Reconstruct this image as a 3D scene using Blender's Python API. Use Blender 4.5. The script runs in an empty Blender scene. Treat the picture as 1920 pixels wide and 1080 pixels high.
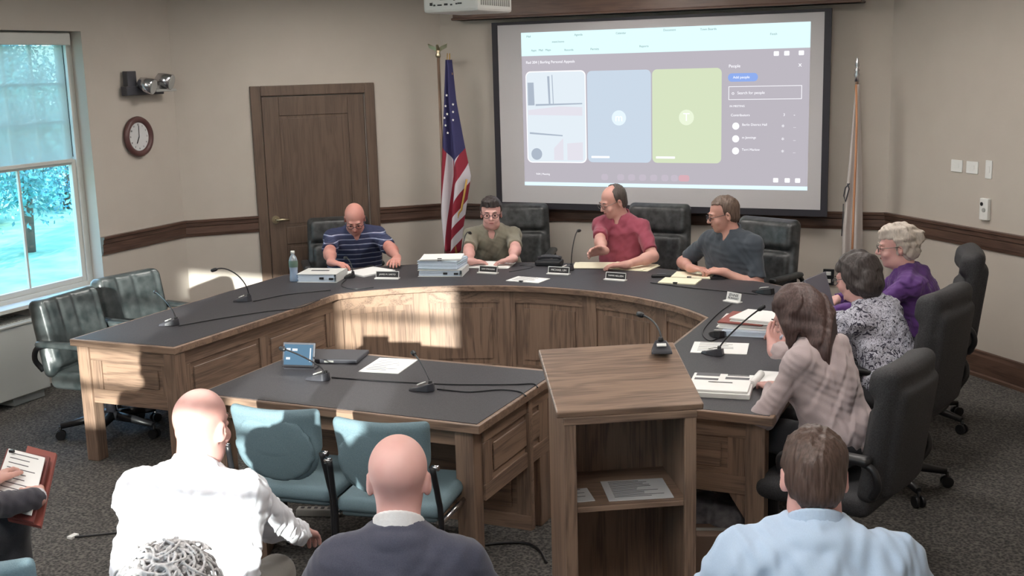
import bpy, bmesh, math, random
import numpy as np
from mathutils import Vector, Matrix
random.seed(7); rng = np.random.default_rng(5)
C = bpy.context.scene.collection
PI = math.pi
def R(d): return math.radians(d)

# ------------------------------------------------------------------ camera
FPX, PITCH, ROLL, YAW, CAMH = 2186.0, R(10.88), R(1.586), R(24.5), 2.25
cp, sp, cr, sr, cy, sy = math.cos(PITCH), math.sin(PITCH), math.cos(ROLL), math.sin(ROLL), math.cos(YAW), math.sin(YAW)
CM = np.array([[cy,-sy,0],[sy,cy,0],[0,0,1]])@np.array([[1,0,0],[0,-sp,cp],[0,-cp,-sp]])@np.array([[cr,-sr,0],[sr,cr,0],[0,0,1]])
CO = np.array([0,0,CAMH])
def ray(x, y): return CM@np.array([(x-960)/FPX, (y-540)/FPX, 1.])
def at(x, y, z): d = ray(x, y); return CO+d*(z-CAMH)/d[2]
def atu(x, y, u): d = ray(x, y); return CO+d*u/d[0]
def atv(x, y, v): d = ray(x, y); return CO+d*v/d[1]
cam = bpy.data.objects.new('camera', bpy.data.cameras.new('camera')); C.objects.link(cam)
m = Matrix.Identity(4)
for i, col in enumerate((CM[:,0], -CM[:,1], -CM[:,2])):
    for j in range(3): m[j][i] = col[j]
m.translation = Vector(CO); cam.matrix_world = m
cam.data.sensor_width = 36; cam.data.lens = FPX/1920*36; cam.data.clip_start = .05; cam.data.clip_end = 300
S = bpy.context.scene; S.camera = cam
S.view_settings.view_transform = 'Standard'; S.view_settings.look = 'None'
S.view_settings.gamma = 1; S.view_settings.use_curve_mapping = False; S.view_settings.exposure = 0

# ------------------------------------------------------------------ materials
def srgb(r, g, b):
    f = lambda c: (c/12.92 if c <= .04045 else ((c+.055)/1.055)**2.4)
    return (f(r/255), f(g/255), f(b/255), 1)
class NT:
    def __init__(s, name):
        s.m = bpy.data.materials.new(name); s.m.use_nodes = True; s.t = s.m.node_tree; s.p = s.t.nodes['Principled BSDF']; s.out = s.t.nodes['Material Output']
    def n(s, typ, **kw):
        x = s.t.nodes.new(typ)
        for k, v in kw.items():
            if k in x.inputs: x.inputs[k].default_value = v
            else: setattr(x, k, v)
        return x
    def l(s, a, b): s.t.links.new(a, b)
    def coord(s, scale=(1,1,1), kind='Object'):
        c = s.n('ShaderNodeTexCoord'); mp = s.n('ShaderNodeMapping'); mp.inputs['Scale'].default_value = scale
        s.l(c.outputs[kind], mp.inputs['Vector']); return mp.outputs[0]
    def ramp(s, fac, stops):
        r = s.n('ShaderNodeValToRGB'); e = r.color_ramp.elements
        while len(e) < len(stops): e.new(.5)
        for q, (p, c) in zip(e, stops): q.position = p; q.color = c
        s.l(fac, r.inputs[0]); return r.outputs[0]
    def bump(s, h, strength=.2, dist=.01):
        b = s.n('ShaderNodeBump', Strength=strength, Distance=dist); s.l(h, b.inputs['Height']); s.l(b.outputs[0], s.p.inputs['Normal'])
def mix3(a, b, t): return tuple(a[i]*(1-t)+b[i]*t for i in range(3))+(1,)
def plain(name, col, rough=.5, metal=0., noise=0., nscale=30, bump=0., spec=.5, sheen=0):
    t = NT(name); t.p.inputs['Roughness'].default_value = rough; t.p.inputs['Metallic'].default_value = metal
    t.p.inputs['Specular IOR Level'].default_value = spec
    if sheen: t.p.inputs['Sheen Weight'].default_value = sheen
    t.p.inputs['Base Color'].default_value = col
    if noise or bump:
        nz = t.n('ShaderNodeTexNoise', Scale=nscale, Detail=5.); t.l(t.coord(), nz.inputs['Vector'])
        if noise: t.l(t.ramp(nz.outputs[0], [(.3, mix3(col,(0,0,0),noise)), (.7, mix3(col,(1,1,1),noise*.35))]), t.p.inputs['Base Color'])
        if bump: t.bump(nz.outputs[0], bump, .004)
    return t.m
def oak(name, axis, base=(.30,.20,.142), dark=(.135,.088,.066), rough=.38):
    t = NT(name)
    sc = [9., 9., 9.]; sc[axis] = 1.0
    v = t.coord(tuple(sc))
    nz = t.n('ShaderNodeTexNoise', Scale=1.3, Detail=3., Distortion=.7); t.l(v, nz.inputs['Vector'])
    mu = t.n('ShaderNodeMath', operation='MULTIPLY'); mu.inputs[1].default_value = 22.; t.l(nz.outputs[0], mu.inputs[0])
    sn = t.n('ShaderNodeMath', operation='SINE'); t.l(mu.outputs[0], sn.inputs[0])
    sc2 = [160., 160., 160.]; sc2[axis] = 5.
    n2 = t.n('ShaderNodeTexNoise', Scale=1., Detail=3.); t.l(t.coord(tuple(sc2)), n2.inputs['Vector'])
    a = t.n('ShaderNodeMath', operation='MULTIPLY_ADD'); a.inputs[1].default_value = .16; a.inputs[2].default_value = .1; t.l(sn.outputs[0], a.inputs[0])
    b = t.n('ShaderNodeMath', operation='MULTIPLY_ADD'); b.inputs[1].default_value = .8; t.l(n2.outputs[0], b.inputs[0]); t.l(a.outputs[0], b.inputs[2])
    d = dark+(1,); c = base+(1,)
    t.l(t.ramp(b.outputs[0], [(.22, d), (.5, mix3(d, c, .72)), (.8, c)]), t.p.inputs['Base Color'])
    t.p.inputs['Roughness'].default_value = rough; t.bump(b.outputs[0], .12, .002)
    return t.m
OAKX, OAKY, OAKZ = oak('oak_x', 0), oak('oak_y', 1), oak('oak_z', 2)
OAKD = oak('dark_oak_trim', 0, (.125,.07,.05), (.055,.03,.022), .4)
OAKDZ = oak('dark_oak_door', 2, (.135,.088,.062), (.085,.055,.04), .45)
WALL = plain('wall_paint', srgb(186,177,167), .85, noise=.04, nscale=4, bump=.03)
CEILM = plain('ceiling_tile', srgb(205,200,192), .9, noise=.08, nscale=60)
LAM = plain('charcoal_laminate', srgb(50,48,53), .48, noise=.12, nscale=300, spec=.28)
def carpet():
    t = NT('carpet'); v = t.coord()
    a = t.n('ShaderNodeTexNoise', Scale=55., Detail=5., Roughness=.75); t.l(v, a.inputs['Vector'])
    b = t.n('ShaderNodeTexVoronoi', Scale=70.); t.l(v, b.inputs['Vector'])
    mx = t.n('ShaderNodeMath', operation='MULTIPLY_ADD'); mx.inputs[1].default_value = .45; t.l(b.outputs[0], mx.inputs[0]); t.l(a.outputs[0], mx.inputs[2])
    t.l(t.ramp(mx.outputs[0], [(.45, srgb(34,33,33)), (.65, srgb(64,63,62)), (.9, srgb(108,104,100))]), t.p.inputs['Base Color'])
    t.p.inputs['Roughness'].default_value = .95; t.bump(mx.outputs[0], .6, .01); return t.m
CARPET = carpet()
WHITE = plain('white_paper', srgb(232,232,230), .7)
INK = plain('ink', srgb(70,70,76), .7)
BLACK = plain('black_plastic', srgb(30,30,33), .4)
SATIN = plain('grey_plastic', srgb(62,62,68), .35)
CHROME = plain('chrome', srgb(200,200,205), .2, 1.)
BRASS = plain('satin_nickel', srgb(190,178,150), .3, 1.)
DKMETAL = plain('dark_metal', srgb(48,48,54), .35, .7)
LEATHER = plain('black_leather', srgb(31,33,34), .36, noise=.15, nscale=18, bump=.25)
LEATHG = plain('green_black_leather', srgb(40,48,49), .3, noise=.12, nscale=14, bump=.3)
FABD = plain('charcoal_fabric', srgb(33,32,36), .75, noise=.1, nscale=200)
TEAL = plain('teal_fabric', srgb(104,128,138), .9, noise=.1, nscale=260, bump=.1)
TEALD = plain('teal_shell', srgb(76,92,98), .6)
WHITEP = plain('white_plastic', srgb(225,225,222), .4)
GREYP = plain('light_grey_plastic', srgb(160,160,156), .5)
OFFW = plain('radiator_enamel', srgb(186,188,184), .5)
VINYL = plain('window_vinyl', srgb(196,196,190), .5)
REDF = plain('red_folder', srgb(142,74,66), .6)
def emis(name, col, s):
    t = NT(name); t.t.nodes.remove(t.p); e = t.n('ShaderNodeEmission', Color=col, Strength=s); t.l(e.outputs[0], t.out.inputs[0]); return t.m
def glassy(name, tint=(1,1,1,1), refl=.06, body=None, fac=0.):
    t = NT(name); t.t.nodes.remove(t.p)
    tr = t.n('ShaderNodeBsdfTransparent', Color=tint); gl = t.n('ShaderNodeBsdfGlossy', Roughness=.03)
    mx = t.n('ShaderNodeMixShader'); mx.inputs[0].default_value = refl; t.l(tr.outputs[0], mx.inputs[1]); t.l(gl.outputs[0], mx.inputs[2])
    o = mx.outputs[0]
    if body:
        df = t.n('ShaderNodeBsdfDiffuse', Color=body); tl = t.n('ShaderNodeBsdfTranslucent', Color=body)
        m1 = t.n('ShaderNodeMixShader'); m1.inputs[0].default_value = .5; t.l(df.outputs[0], m1.inputs[1]); t.l(tl.outputs[0], m1.inputs[2])
        m2 = t.n('ShaderNodeMixShader'); m2.inputs[0].default_value = fac; t.l(o, m2.inputs[1]); t.l(m1.outputs[0], m2.inputs[2]); o = m2.outputs[0]
    t.l(o, t.out.inputs[0]); return t.m
GLASS = glassy('window_glass', (.93,.98,.98,1))
SHADEM = glassy('shade_cloth', (.8,.86,.84,1), .0, srgb(196,200,196), .62)
PET = glassy('clear_plastic', (.88,.92,.95,1), .14, srgb(225,235,245), .35)

# ------------------------------------------------------------------ object helpers
USED = {}
def tag(o, label=None, cat=None, group=None, kind=None):
    if label: o['label'] = label
    if cat: o['category'] = cat
    if group: o['group'] = group
    if kind: o['kind'] = kind
    return o
def thing(name, label, cat, loc=(0,0,0), rz=0., group=None):
    o = bpy.data.objects.new(name, None); C.objects.link(o); o.location = loc; o.rotation_euler = (0,0,rz); o.empty_display_size = .1
    return tag(o, label, cat, group)
def copy_tree(o, parent=None):
    c = o.copy(); C.objects.link(c); c.parent = parent
    if parent is not None: c.matrix_parent_inverse = o.matrix_parent_inverse
    for ch in list(o.children): copy_tree(ch, c)
    return c
class MB:
    def __init__(s): s.v = []; s.f = []; s.mi = []; s.sm = []
    def add(s, vs, fs, mi=0, smooth=False):
        b = len(s.v); s.v += [tuple(map(float, q)) for q in vs]
        for f in fs: s.f.append(tuple(i+b for i in f)); s.mi.append(mi); s.sm.append(smooth)
        return s
    def box(s, c, sz, rot=None, mi=0, taper=1.):
        vs = []
        for z in (-1, 1):
            k = taper if z < 0 else 1.
            for x, y in ((-1,-1),(1,-1),(1,1),(-1,1)):
                p = np.array([x*sz[0]/2*k, y*sz[1]/2*k, z*sz[2]/2])
                if rot is not None: p = np.array(rot)@p
                vs.append(p+np.array(c))
        return s.add(vs, [(3,2,1,0),(4,5,6,7),(0,1,5,4),(1,2,6,5),(2,3,7,6),(3,0,4,7)], mi)
    def prism(s, poly, z0, z1, mi=0):
        n = len(poly); vs = [(p[0],p[1],z0) for p in poly]+[(p[0],p[1],z1) for p in poly]
        return s.add(vs, [tuple(range(n))[::-1], tuple(range(n,2*n))]+[(i,(i+1)%n,(i+1)%n+n,i+n) for i in range(n)], mi)
    def strip(s, A, B, z0, z1, mi=0):          # solid between two equal-length plan polylines
        n = len(A); vs = [(p[0],p[1],z) for z in (z0,z1) for L in (A,B) for p in L]
        f = []
        for i in range(n-1):
            a,b,c,d = i,i+1,n+i,n+i+1
            f += [(a,b,d,c)[::-1], (a+2*n,b+2*n,d+2*n,c+2*n), (a,b,b+2*n,a+2*n), (d,c,c+2*n,d+2*n)]
        f += [(0,2*n,3*n,n), (n-1,2*n-1,4*n-1,3*n-1)]
        return s.add(vs, f, mi)
    def tube(s, pts, r, n=8, mi=0, caps=True):
        pts = [np.array(p, float) for p in pts]; rs = r if hasattr(r, '__len__') else [r]*len(pts)
        up = np.array([0,0,1.]); vs = []; prev = None
        for i, p in enumerate(pts):
            d = pts[min(i+1,len(pts)-1)]-pts[max(i-1,0)]; d /= (np.linalg.norm(d)+1e-9)
            if prev is None:
                a = np.cross(d, up) if abs(d[2]) < .95 else np.cross(d, [1,0,0])
            else: a = prev-d*(prev@d)
            a = a/(np.linalg.norm(a)+1e-9); prev = a; b = np.cross(d, a)
            for k in range(n):
                t = 2*PI*k/n; vs.append(p+rs[i]*(a*math.cos(t)+b*math.sin(t)))
        f = [(i*n+k, i*n+(k+1)%n, (i+1)*n+(k+1)%n, (i+1)*n+k) for i in range(len(pts)-1) for k in range(n)]
        s.add(vs, f, mi, True)
        if caps:
            b = len(s.v)-len(vs)
            s.f += [tuple(b+k for k in range(n))[::-1], tuple(b+len(vs)-n+k for k in range(n))]; s.mi += [mi,mi]; s.sm += [False,False]
        return s
    def lathe(s, prof, c=(0,0,0), n=24, mi=0, smooth=True):
        vs = [(c[0]+r*math.cos(2*PI*k/n), c[1]+r*math.sin(2*PI*k/n), c[2]+z) for r, z in prof for k in range(n)]
        f = [(i*n+k, i*n+(k+1)%n, (i+1)*n+(k+1)%n, (i+1)*n+k) for i in range(len(prof)-1) for k in range(n)]
        return s.add(vs, f, mi, smooth)
    def build(s, name, mats, parent=None, bevel=0., seg=2, origin=None):
        v = np.array(s.v, float)
        loc = np.zeros(3)
        if parent is None:
            loc = np.array(origin if origin is not None else [(v[:,0].min()+v[:,0].max())/2, (v[:,1].min()+v[:,1].max())/2, v[:,2].min()], float)
        me = bpy.data.meshes.new(name); me.from_pydata((v-loc).tolist(), [], s.f)
        for q in (mats if isinstance(mats, (list,tuple)) else [mats]): me.materials.append(q)
        me.polygons.foreach_set('material_index', s.mi); me.polygons.foreach_set('use_smooth', s.sm)
        bm = bmesh.new(); bm.from_mesh(me); bmesh.ops.recalc_face_normals(bm, faces=bm.faces); bm.to_mesh(me); bm.free(); me.update()
        o = bpy.data.objects.new(name, me); C.objects.link(o); o.location = loc
        if parent is not None: o.parent = parent
        if bevel:
            b = o.modifiers.new('b', 'BEVEL'); b.width = bevel; b.segments = seg; b.limit_method = 'ANGLE'; b.angle_limit = R(40)
        return o
def bez(a, b, c, d, n=10):
    a,b,c,d = map(lambda q: np.array(q, float), (a,b,c,d))
    return [a*(1-t)**3+3*b*t*(1-t)**2+3*c*t*t*(1-t)+d*t**3 for t in np.linspace(0,1,n)]
def spline(P, n=6):
    P = [np.array(p, float) for p in P]; out = []
    Q = [2*P[0]-P[1]]+P+[2*P[-1]-P[-2]]
    for i in range(1, len(Q)-2):
        a,b,c,d = Q[i-1],Q[i],Q[i+1],Q[i+2]
        for t in np.linspace(0,1,n,endpoint=False):
            out.append(.5*((2*b)+(c-a)*t+(2*a-5*b+4*c-d)*t*t+(-a+3*b-3*c+d)*t**3))
    return out+[P[-1]]
def rotz(a): c, s_ = math.cos(a), math.sin(a); return np.array([[c,-s_,0],[s_,c,0],[0,0,1.]])
def rotx(a): c, s_ = math.cos(a), math.sin(a); return np.array([[1,0,0],[0,c,-s_],[0,s_,c]])
def roty(a): c, s_ = math.cos(a), math.sin(a); return np.array([[c,0,s_],[0,1,0],[-s_,0,c]])
def text(name, body, size, mat, parent, origin, xdir, updir, extr=.0006, align='CENTER'):
    cu = bpy.data.curves.new(name, 'FONT'); cu.body = body; cu.size = size; cu.extrude = extr; cu.align_x = align; cu.align_y = 'CENTER'
    t = bpy.data.objects.new('tmp', cu); C.objects.link(t)
    dg = bpy.context.evaluated_depsgraph_get(); me = bpy.data.meshes.new_from_object(t.evaluated_get(dg))
    C.objects.unlink(t); bpy.data.objects.remove(t)
    x = Vector(xdir).normalized(); y = Vector(updir).normalized(); z = x.cross(y)
    M4 = Matrix(((x[0],y[0],z[0],origin[0]),(x[1],y[1],z[1],origin[1]),(x[2],y[2],z[2],origin[2]),(0,0,0,1)))
    me.transform(M4); me.materials.clear(); me.materials.append(mat)
    o = bpy.data.objects.new(name, me); C.objects.link(o); o.parent = parent; return o

# ------------------------------------------------------------------ implicit surfaces
class Fld:
    def __init__(s, lo, hi, h):
        s.h = h; s.lo = np.array(lo, float); n = np.ceil((np.array(hi)-s.lo)/h).astype(int)+1; s.n = n
        s.F = np.full(n, .25, np.float32); s.ax = [s.lo[i]+h*np.arange(n[i]) for i in range(3)]
    def _sl(s, lo, hi, mrg):
        a = np.maximum(np.floor((np.array(lo)-mrg-s.lo)/s.h).astype(int), 0); b = np.minimum(np.ceil((np.array(hi)+mrg-s.lo)/s.h).astype(int)+1, s.n)
        if np.any(b <= a): return None
        sl = tuple(slice(a[i], b[i]) for i in range(3))
        X, Y, Z = np.meshgrid(*[s.ax[i][sl[i]].astype(np.float32) for i in range(3)], indexing='ij', sparse=True)
        return sl, X, Y, Z
    def _op(s, sl, d, k, op):
        F = s.F[sl]
        if op == 'sub':
            d = -d
            if k > 0: h = np.clip(.5-.5*(F-d)/k*1., 0, 1); s.F[sl] = F*(1-h)+d*h+k*h*(1-h)
            else: s.F[sl] = np.maximum(F, d)
        else:
            if k > 0: h = np.clip(.5+.5*(F-d)/k, 0, 1); s.F[sl] = F*(1-h)+d*h-k*h*(1-h)
            else: s.F[sl] = np.minimum(F, d)
    def cap(s, a, b, ra, rb=None, k=.02, op='add', cut=None):
        rb = ra if rb is None else rb; a = np.array(a, float); b = np.array(b, float); r = max(ra, rb)
        q = s._sl(np.minimum(a,b)-r, np.maximum(a,b)+r, k+3*s.h)
        if q is None: return s
        sl, X, Y, Z = q; ab = b-a; L = max(float(ab@ab), 1e-9)
        t = np.clip(((X-a[0])*ab[0]+(Y-a[1])*ab[1]+(Z-a[2])*ab[2])/L, 0, 1)
        d = np.sqrt((X-a[0]-t*ab[0])**2+(Y-a[1]-t*ab[1])**2+(Z-a[2]-t*ab[2])**2)-(ra+t*(rb-ra))
        if cut is not None:      # flat end at b
            n = ab/math.sqrt(L); d = np.maximum(d, (X-b[0])*n[0]+(Y-b[1])*n[1]+(Z-b[2])*n[2])
        s._op(sl, d.astype(np.float32), k, op); return s
    def ell(s, c, r, rot=None, k=.02, op='add'):
        c = np.array(c, float); r = np.array(r, float); m_ = max(r)
        q = s._sl(c-m_, c+m_, k+3*s.h)
        if q is None: return s
        sl, X, Y, Z = q; X = X-c[0]; Y = Y-c[1]; Z = Z-c[2]
        if rot is not None:
            M = np.array(rot).T; X, Y, Z = [M[i,0]*X+M[i,1]*Y+M[i,2]*Z for i in range(3)]
        k0 = np.sqrt((X/r[0])**2+(Y/r[1])**2+(Z/r[2])**2); k1 = np.sqrt((X/r[0]**2)**2+(Y/r[1]**2)**2+(Z/r[2]**2)**2)+1e-6
        s._op(sl, (k0*(k0-1)/k1).astype(np.float32), k, op); return s
    def rbox(s, c, half, r, rot=None, k=.0, op='add', bend=0., taper=0.):
        c = np.array(c, float); half = np.array(half, float); m_ = float(np.linalg.norm(half))+abs(bend)*half[0]**2
        q = s._sl(c-m_, c+m_, k+3*s.h)
        if q is None: return s
        sl, X, Y, Z = q; X = X-c[0]; Y = Y-c[1]; Z = Z-c[2]
        if rot is not None:
            M = np.array(rot).T; X, Y, Z = [M[i,0]*X+M[i,1]*Y+M[i,2]*Z for i in range(3)]
        if bend: Y = Y-bend*X*X
        if taper: X = X/(1+taper*Z/half[2])
        qx, qy, qz = np.abs(X)-half[0]+r, np.abs(Y)-half[1]+r, np.abs(Z)-half[2]+r
        d = np.sqrt(np.maximum(qx,0)**2+np.maximum(qy,0)**2+np.maximum(qz,0)**2)+np.minimum(np.maximum(qx,np.maximum(qy,qz)),0)-r
        s._op(sl, d.astype(np.float32), k, op); return s
    def plane(s, p, n, lo=None, hi=None):          # removes the side n points to
        q = s._sl(s.lo if lo is None else lo, s.lo+s.n*s.h if hi is None else hi, 0)
        sl, X, Y, Z = q; n = np.array(n, float); n /= np.linalg.norm(n)
        s.F[sl] = np.maximum(s.F[sl], ((X-p[0])*n[0]+(Y-p[1])*n[1]+(Z-p[2])*n[2]).astype(np.float32)); return s
    def noise(s, amp, freq, seed=0, dirs=None, octv=3):
        X, Y, Z = np.meshgrid(*[a.astype(np.float32) for a in s.ax], indexing='ij', sparse=True); g = np.random.default_rng(seed)
        band = np.abs(s.F) < .03
        acc = np.zeros(s.F.shape, np.float32)
        for o in range(octv):
            w = g.normal(size=3); w /= np.linalg.norm(w)
            if dirs is not None: w = w*np.array(dirs)
            w2 = g.normal(size=3)*freq*.5; f = freq*(1.6**o)
            acc += (np.sin((X*w[0]+Y*w[1]+Z*w[2])*f+2.*np.sin(X*w2[0]+Y*w2[1]+Z*w2[2]+o))/(1.4**o)).astype(np.float32)
        s.F = np.where(band, s.F+amp*acc, s.F); return s
    def mesh(s, name, mat, parent, origin=(0,0,0), smooth=True):
        F = s.F; F[0]=.1; F[-1]=.1; F[:,0]=.1; F[:,-1]=.1; F[:,:,0]=.1; F[:,:,-1]=.1
        I = F < 0; c = I[:-1,:-1,:-1].astype(np.int8)
        for dx in (0,1):
            for dy in (0,1):
                for dz in (0,1):
                    if dx+dy+dz: c = c+I[dx:I.shape[0]-1+dx, dy:I.shape[1]-1+dy, dz:I.shape[2]-1+dz]
        act = (c > 0) & (c < 8); idx = np.argwhere(act); N = len(idx)
        gid = np.full(act.shape, -1, np.int32); gid[act] = np.arange(N)
        P = np.zeros((N,3)); W = np.zeros(N)
        cor = [(x,y,z) for x in (0,1) for y in (0,1) for z in (0,1)]
        for a in cor:
            for ax in range(3):
                if a[ax]: continue
                b = list(a); b[ax] = 1
                fa = F[idx[:,0]+a[0], idx[:,1]+a[1], idx[:,2]+a[2]]; fb = F[idx[:,0]+b[0], idx[:,1]+b[1], idx[:,2]+b[2]]
                cr_ = (fa < 0) != (fb < 0); t = np.where(cr_, fa/np.where(cr_, fa-fb, 1), 0)
                p = np.array(a, float)[None,:].repeat(N,0); p[:,ax] = t
                P += p*cr_[:,None]; W += cr_
        V = s.lo+s.h*(idx+P/np.maximum(W,1)[:,None])-np.array(origin)
        Q = []
        for ax in range(3):
            o1, o2 = [(1,2),(2,0),(0,1)][ax]
            sa = [slice(None)]*3; sb = [slice(None)]*3; sa[ax] = slice(0,-1); sb[ax] = slice(1,None)
            A, B = I[tuple(sa)], I[tuple(sb)]; e = np.argwhere(A != B)
            e = e[(e[:,o1] > 0) & (e[:,o2] > 0) & (e[:,o1] < s.n[o1]-1) & (e[:,o2] < s.n[o2]-1)]
            if not len(e): continue
            flip = A[tuple(e.T)]
            def g_(d1, d2):
                q = e.copy(); q[:,o1] -= d1; q[:,o2] -= d2; return gid[tuple(q.T)]
            q = np.stack([g_(1,1), g_(0,1), g_(0,0), g_(1,0)], 1)
            q[~flip] = q[~flip][:, ::-1]; Q.append(q)
        Q = np.concatenate(Q); Q = Q[(Q >= 0).all(1)]
        me = bpy.data.meshes.new(name); me.vertices.add(N); me.vertices.foreach_set('co', V.astype(np.float32).ravel())
        me.loops.add(len(Q)*4); me.loops.foreach_set('vertex_index', Q.astype(np.int32).ravel())
        me.polygons.add(len(Q)); me.polygons.foreach_set('loop_start', np.arange(0, len(Q)*4, 4, dtype=np.int32))
        me.polygons.foreach_set('loop_total', np.full(len(Q), 4, np.int32)) if False else None
        me.update(calc_edges=True); me.validate()
        me.polygons.foreach_set('use_smooth', np.full(len(me.polygons), smooth)); me.materials.append(mat)
        ob = bpy.data.objects.new(name, me); C.objects.link(ob)
        if parent is not None: ob.parent = parent
        else: ob.location = origin
        return ob

# ------------------------------------------------------------------ the room
CZ = 2.95
P = [(-6.45,-.45), (-6.47,7.655), (-4.83,9.235), (-1.06,9.36), (.6,7.62), (.6,-.45)]
def struct(o, label=None): o['kind'] = 'structure'; return o
def wall(name, a, b, holes=(), z1=CZ, th=.22):
    a = np.array(a); b = np.array(b); L = np.linalg.norm(b-a); d = (b-a)/L; ang = math.atan2(d[1], d[0])
    mb = MB(); xs = sorted({-.0, L}|{q for h in holes for q in h[:2]}); zs = sorted({0, z1}|{q for h in holes for q in h[2:]})
    for i in range(len(xs)-1):
        for j in range(len(zs)-1):
            cx, cz = (xs[i]+xs[i+1])/2, (zs[j]+zs[j+1])/2
            if any(h[0] < cx < h[1] and h[2] < cz < h[3] for h in holes): continue
            mb.box((cx, th/2, cz), (xs[i+1]-xs[i], th, zs[j+1]-zs[j]))
    o = mb.build(name, WALL, origin=(0,0,0)); o.location = (a[0], a[1], 0); o.rotation_euler = (0,0,ang)
    bm = bmesh.new(); bm.from_mesh(o.data); bmesh.ops.remove_doubles(bm, verts=bm.verts, dist=1e-5)
    seen = {}
    for f in bm.faces: seen.setdefault(tuple(sorted(v.index for v in f.verts)), []).append(f)
    bmesh.ops.delete(bm, geom=[f for l_ in seen.values() if len(l_) > 1 for f in l_], context='FACES_ONLY'); bm.to_mesh(o.data); bm.free()
    return struct(o)
wall('wall_left', P[0], P[1], holes=[(5.95,7.14,0,2.57)])
wall('wall_back_left', P[1], P[2])
wall('wall_back', P[2], P[3])
wall('wall_back_right', P[3], P[4])
wall('wall_right', P[4], P[5])
wall('wall_front', P[5], P[0], holes=[(1.27,2.30,1.42,2.63), (3.00,4.06,1.42,2.63)])
fl = MB().prism([(p[0]*1.03-.0, p[1]*1.03) for p in P][::-1], -.12, 0).build('floor', CARPET, origin=(0,0,0)); struct(fl)
ce = MB().prism([(p[0]*1.03, p[1]*1.03) for p in P][::-1], CZ, CZ+.1).build('ceiling', CEILM, origin=(0,0,CZ)); struct(ce)

def along(name, a, b, s0, s1, prof, mat, off=0.):
    """moulding: profile (depth into room, z) swept along a wall"""
    a = np.array(a); b = np.array(b); L = np.linalg.norm(b-a); d = (b-a)/L; ang = math.atan2(d[1], d[0])
    mb = MB(); n = len(prof)
    vs = [(s, -p[0], p[1]) for s in (s0, s1) for p in prof]
    mb.add(vs, [(i,(i+1)%n,(i+1)%n+n,i+n) for i in range(n)]+[tuple(range(n))[::-1], tuple(range(n,2*n))])
    o = mb.build(name, mat, origin=(0,0,0)); o.location = (a[0], a[1], 0); o.rotation_euler = (0,0,ang); return struct(o)
RAIL = [(-.0,.905),(.012,.905),(.016,.925),(.02,.93),(.02,.985),(.028,.992),(.03,1.02),(.04,1.026),(.042,1.043),(0,1.043)]
BASE = [(0,0),(.03,0),(.03,.022),(.018,.03),(.018,.15),(.014,.165),(.012,.185),(0,.19)]
Ls = [float(np.linalg.norm(np.array(P[i+1])-np.array(P[i]))) for i in range(5)]
k = 0
d0 = (-5.989+6.47)/.7265-.055; d1 = (-5.23+6.47)/.7265-.045
for i, (s0, s1) in enumerate([(7.14,Ls[0]), (0,d0), (d1,Ls[1]), (0,Ls[2]), (0,Ls[3]), (0,Ls[4])]):
    w = [0,1,1,2,3,4][i]; k += 1
    along('trim_%d' % k, P[w], P[w+1], s0, s1, RAIL, OAKD)
    if i: along('baseboard_%s' % ['left','back_left','back_left_2','back','back_right','right'][i], P[w], P[w+1], s0, s1, BASE, OAKD)
    else: along('baseboard_left', P[w], P[w+1], 7.14, s1, BASE, OAKD)

# door
dd = thing('door_1', None, None, (-6.47+.7265*0, 7.655, 0), math.atan2(P[2][1]-P[1][1], P[2][0]-P[1][0])); struct(dd)
x0, x1, H_ = d0, d1, 2.125
mb = MB(); cw = .085
for (a, b, z0, z1) in ((x0, x0+cw, 0, H_), (x1-cw, x1, 0, H_), (x0+cw, x1-cw, H_-cw, H_)):
    mb.box(((a+b)/2, -.014, (z0+z1)/2), (b-a, .028, z1-z0))
mb.build('door_casing', OAKDZ, dd, bevel=.006)
lx0, lx1, lz = x0+cw+.006, x1-cw-.012, H_-cw-.008
mb = MB(); st = .14
for (a, b, z0, z1) in ((lx0, lx0+st, .01, lz), (lx1-st, lx1, .01, lz), (lx0+st, lx1-st, lz-.16, lz), (lx0+st, lx1-st, .78, .93), (lx0+st, lx1-st, .01, .24)):
    mb.box(((a+b)/2, -.005, (z0+z1)/2), (b-a, .014, z1-z0))
leaf = mb.build('door_leaf', OAKDZ, dd, bevel=.004)
for z0, z1 in ((.24,.78), (.93,lz-.16)):
    MB().box(((lx0+lx1)/2, -.001, (z0+z1)/2), (lx1-lx0-2*st, .006, z1-z0)).box(((lx0+lx1)/2, -.004, (z0+z1)/2), (lx1-lx0-2*st-.05, .008, z1-z0-.05)).build('door_panel', OAKDZ, leaf, bevel=.004)
MB().box(((lx0+lx1)/2, .002, lz/2+.01), (lx1-lx0+.02, .004, lz+.01)).build('door_jamb', plain('jamb_gap', srgb(150,140,130), .6), dd)
hz, hx = 1.0, lx0+.055
mb = MB().tube([(hx,-.012,hz),(hx,-.022,hz)], .034, 16).tube([(hx,-.02,hz),(hx,-.06,hz)], .013, 12)
mb.tube([(hx,-.06,hz),(hx+.05,-.062,hz),(hx+.11,-.055,hz-.004)], [.013,.011,.009], 10)
mb.build('door_handle', BRASS, dd)

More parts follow.
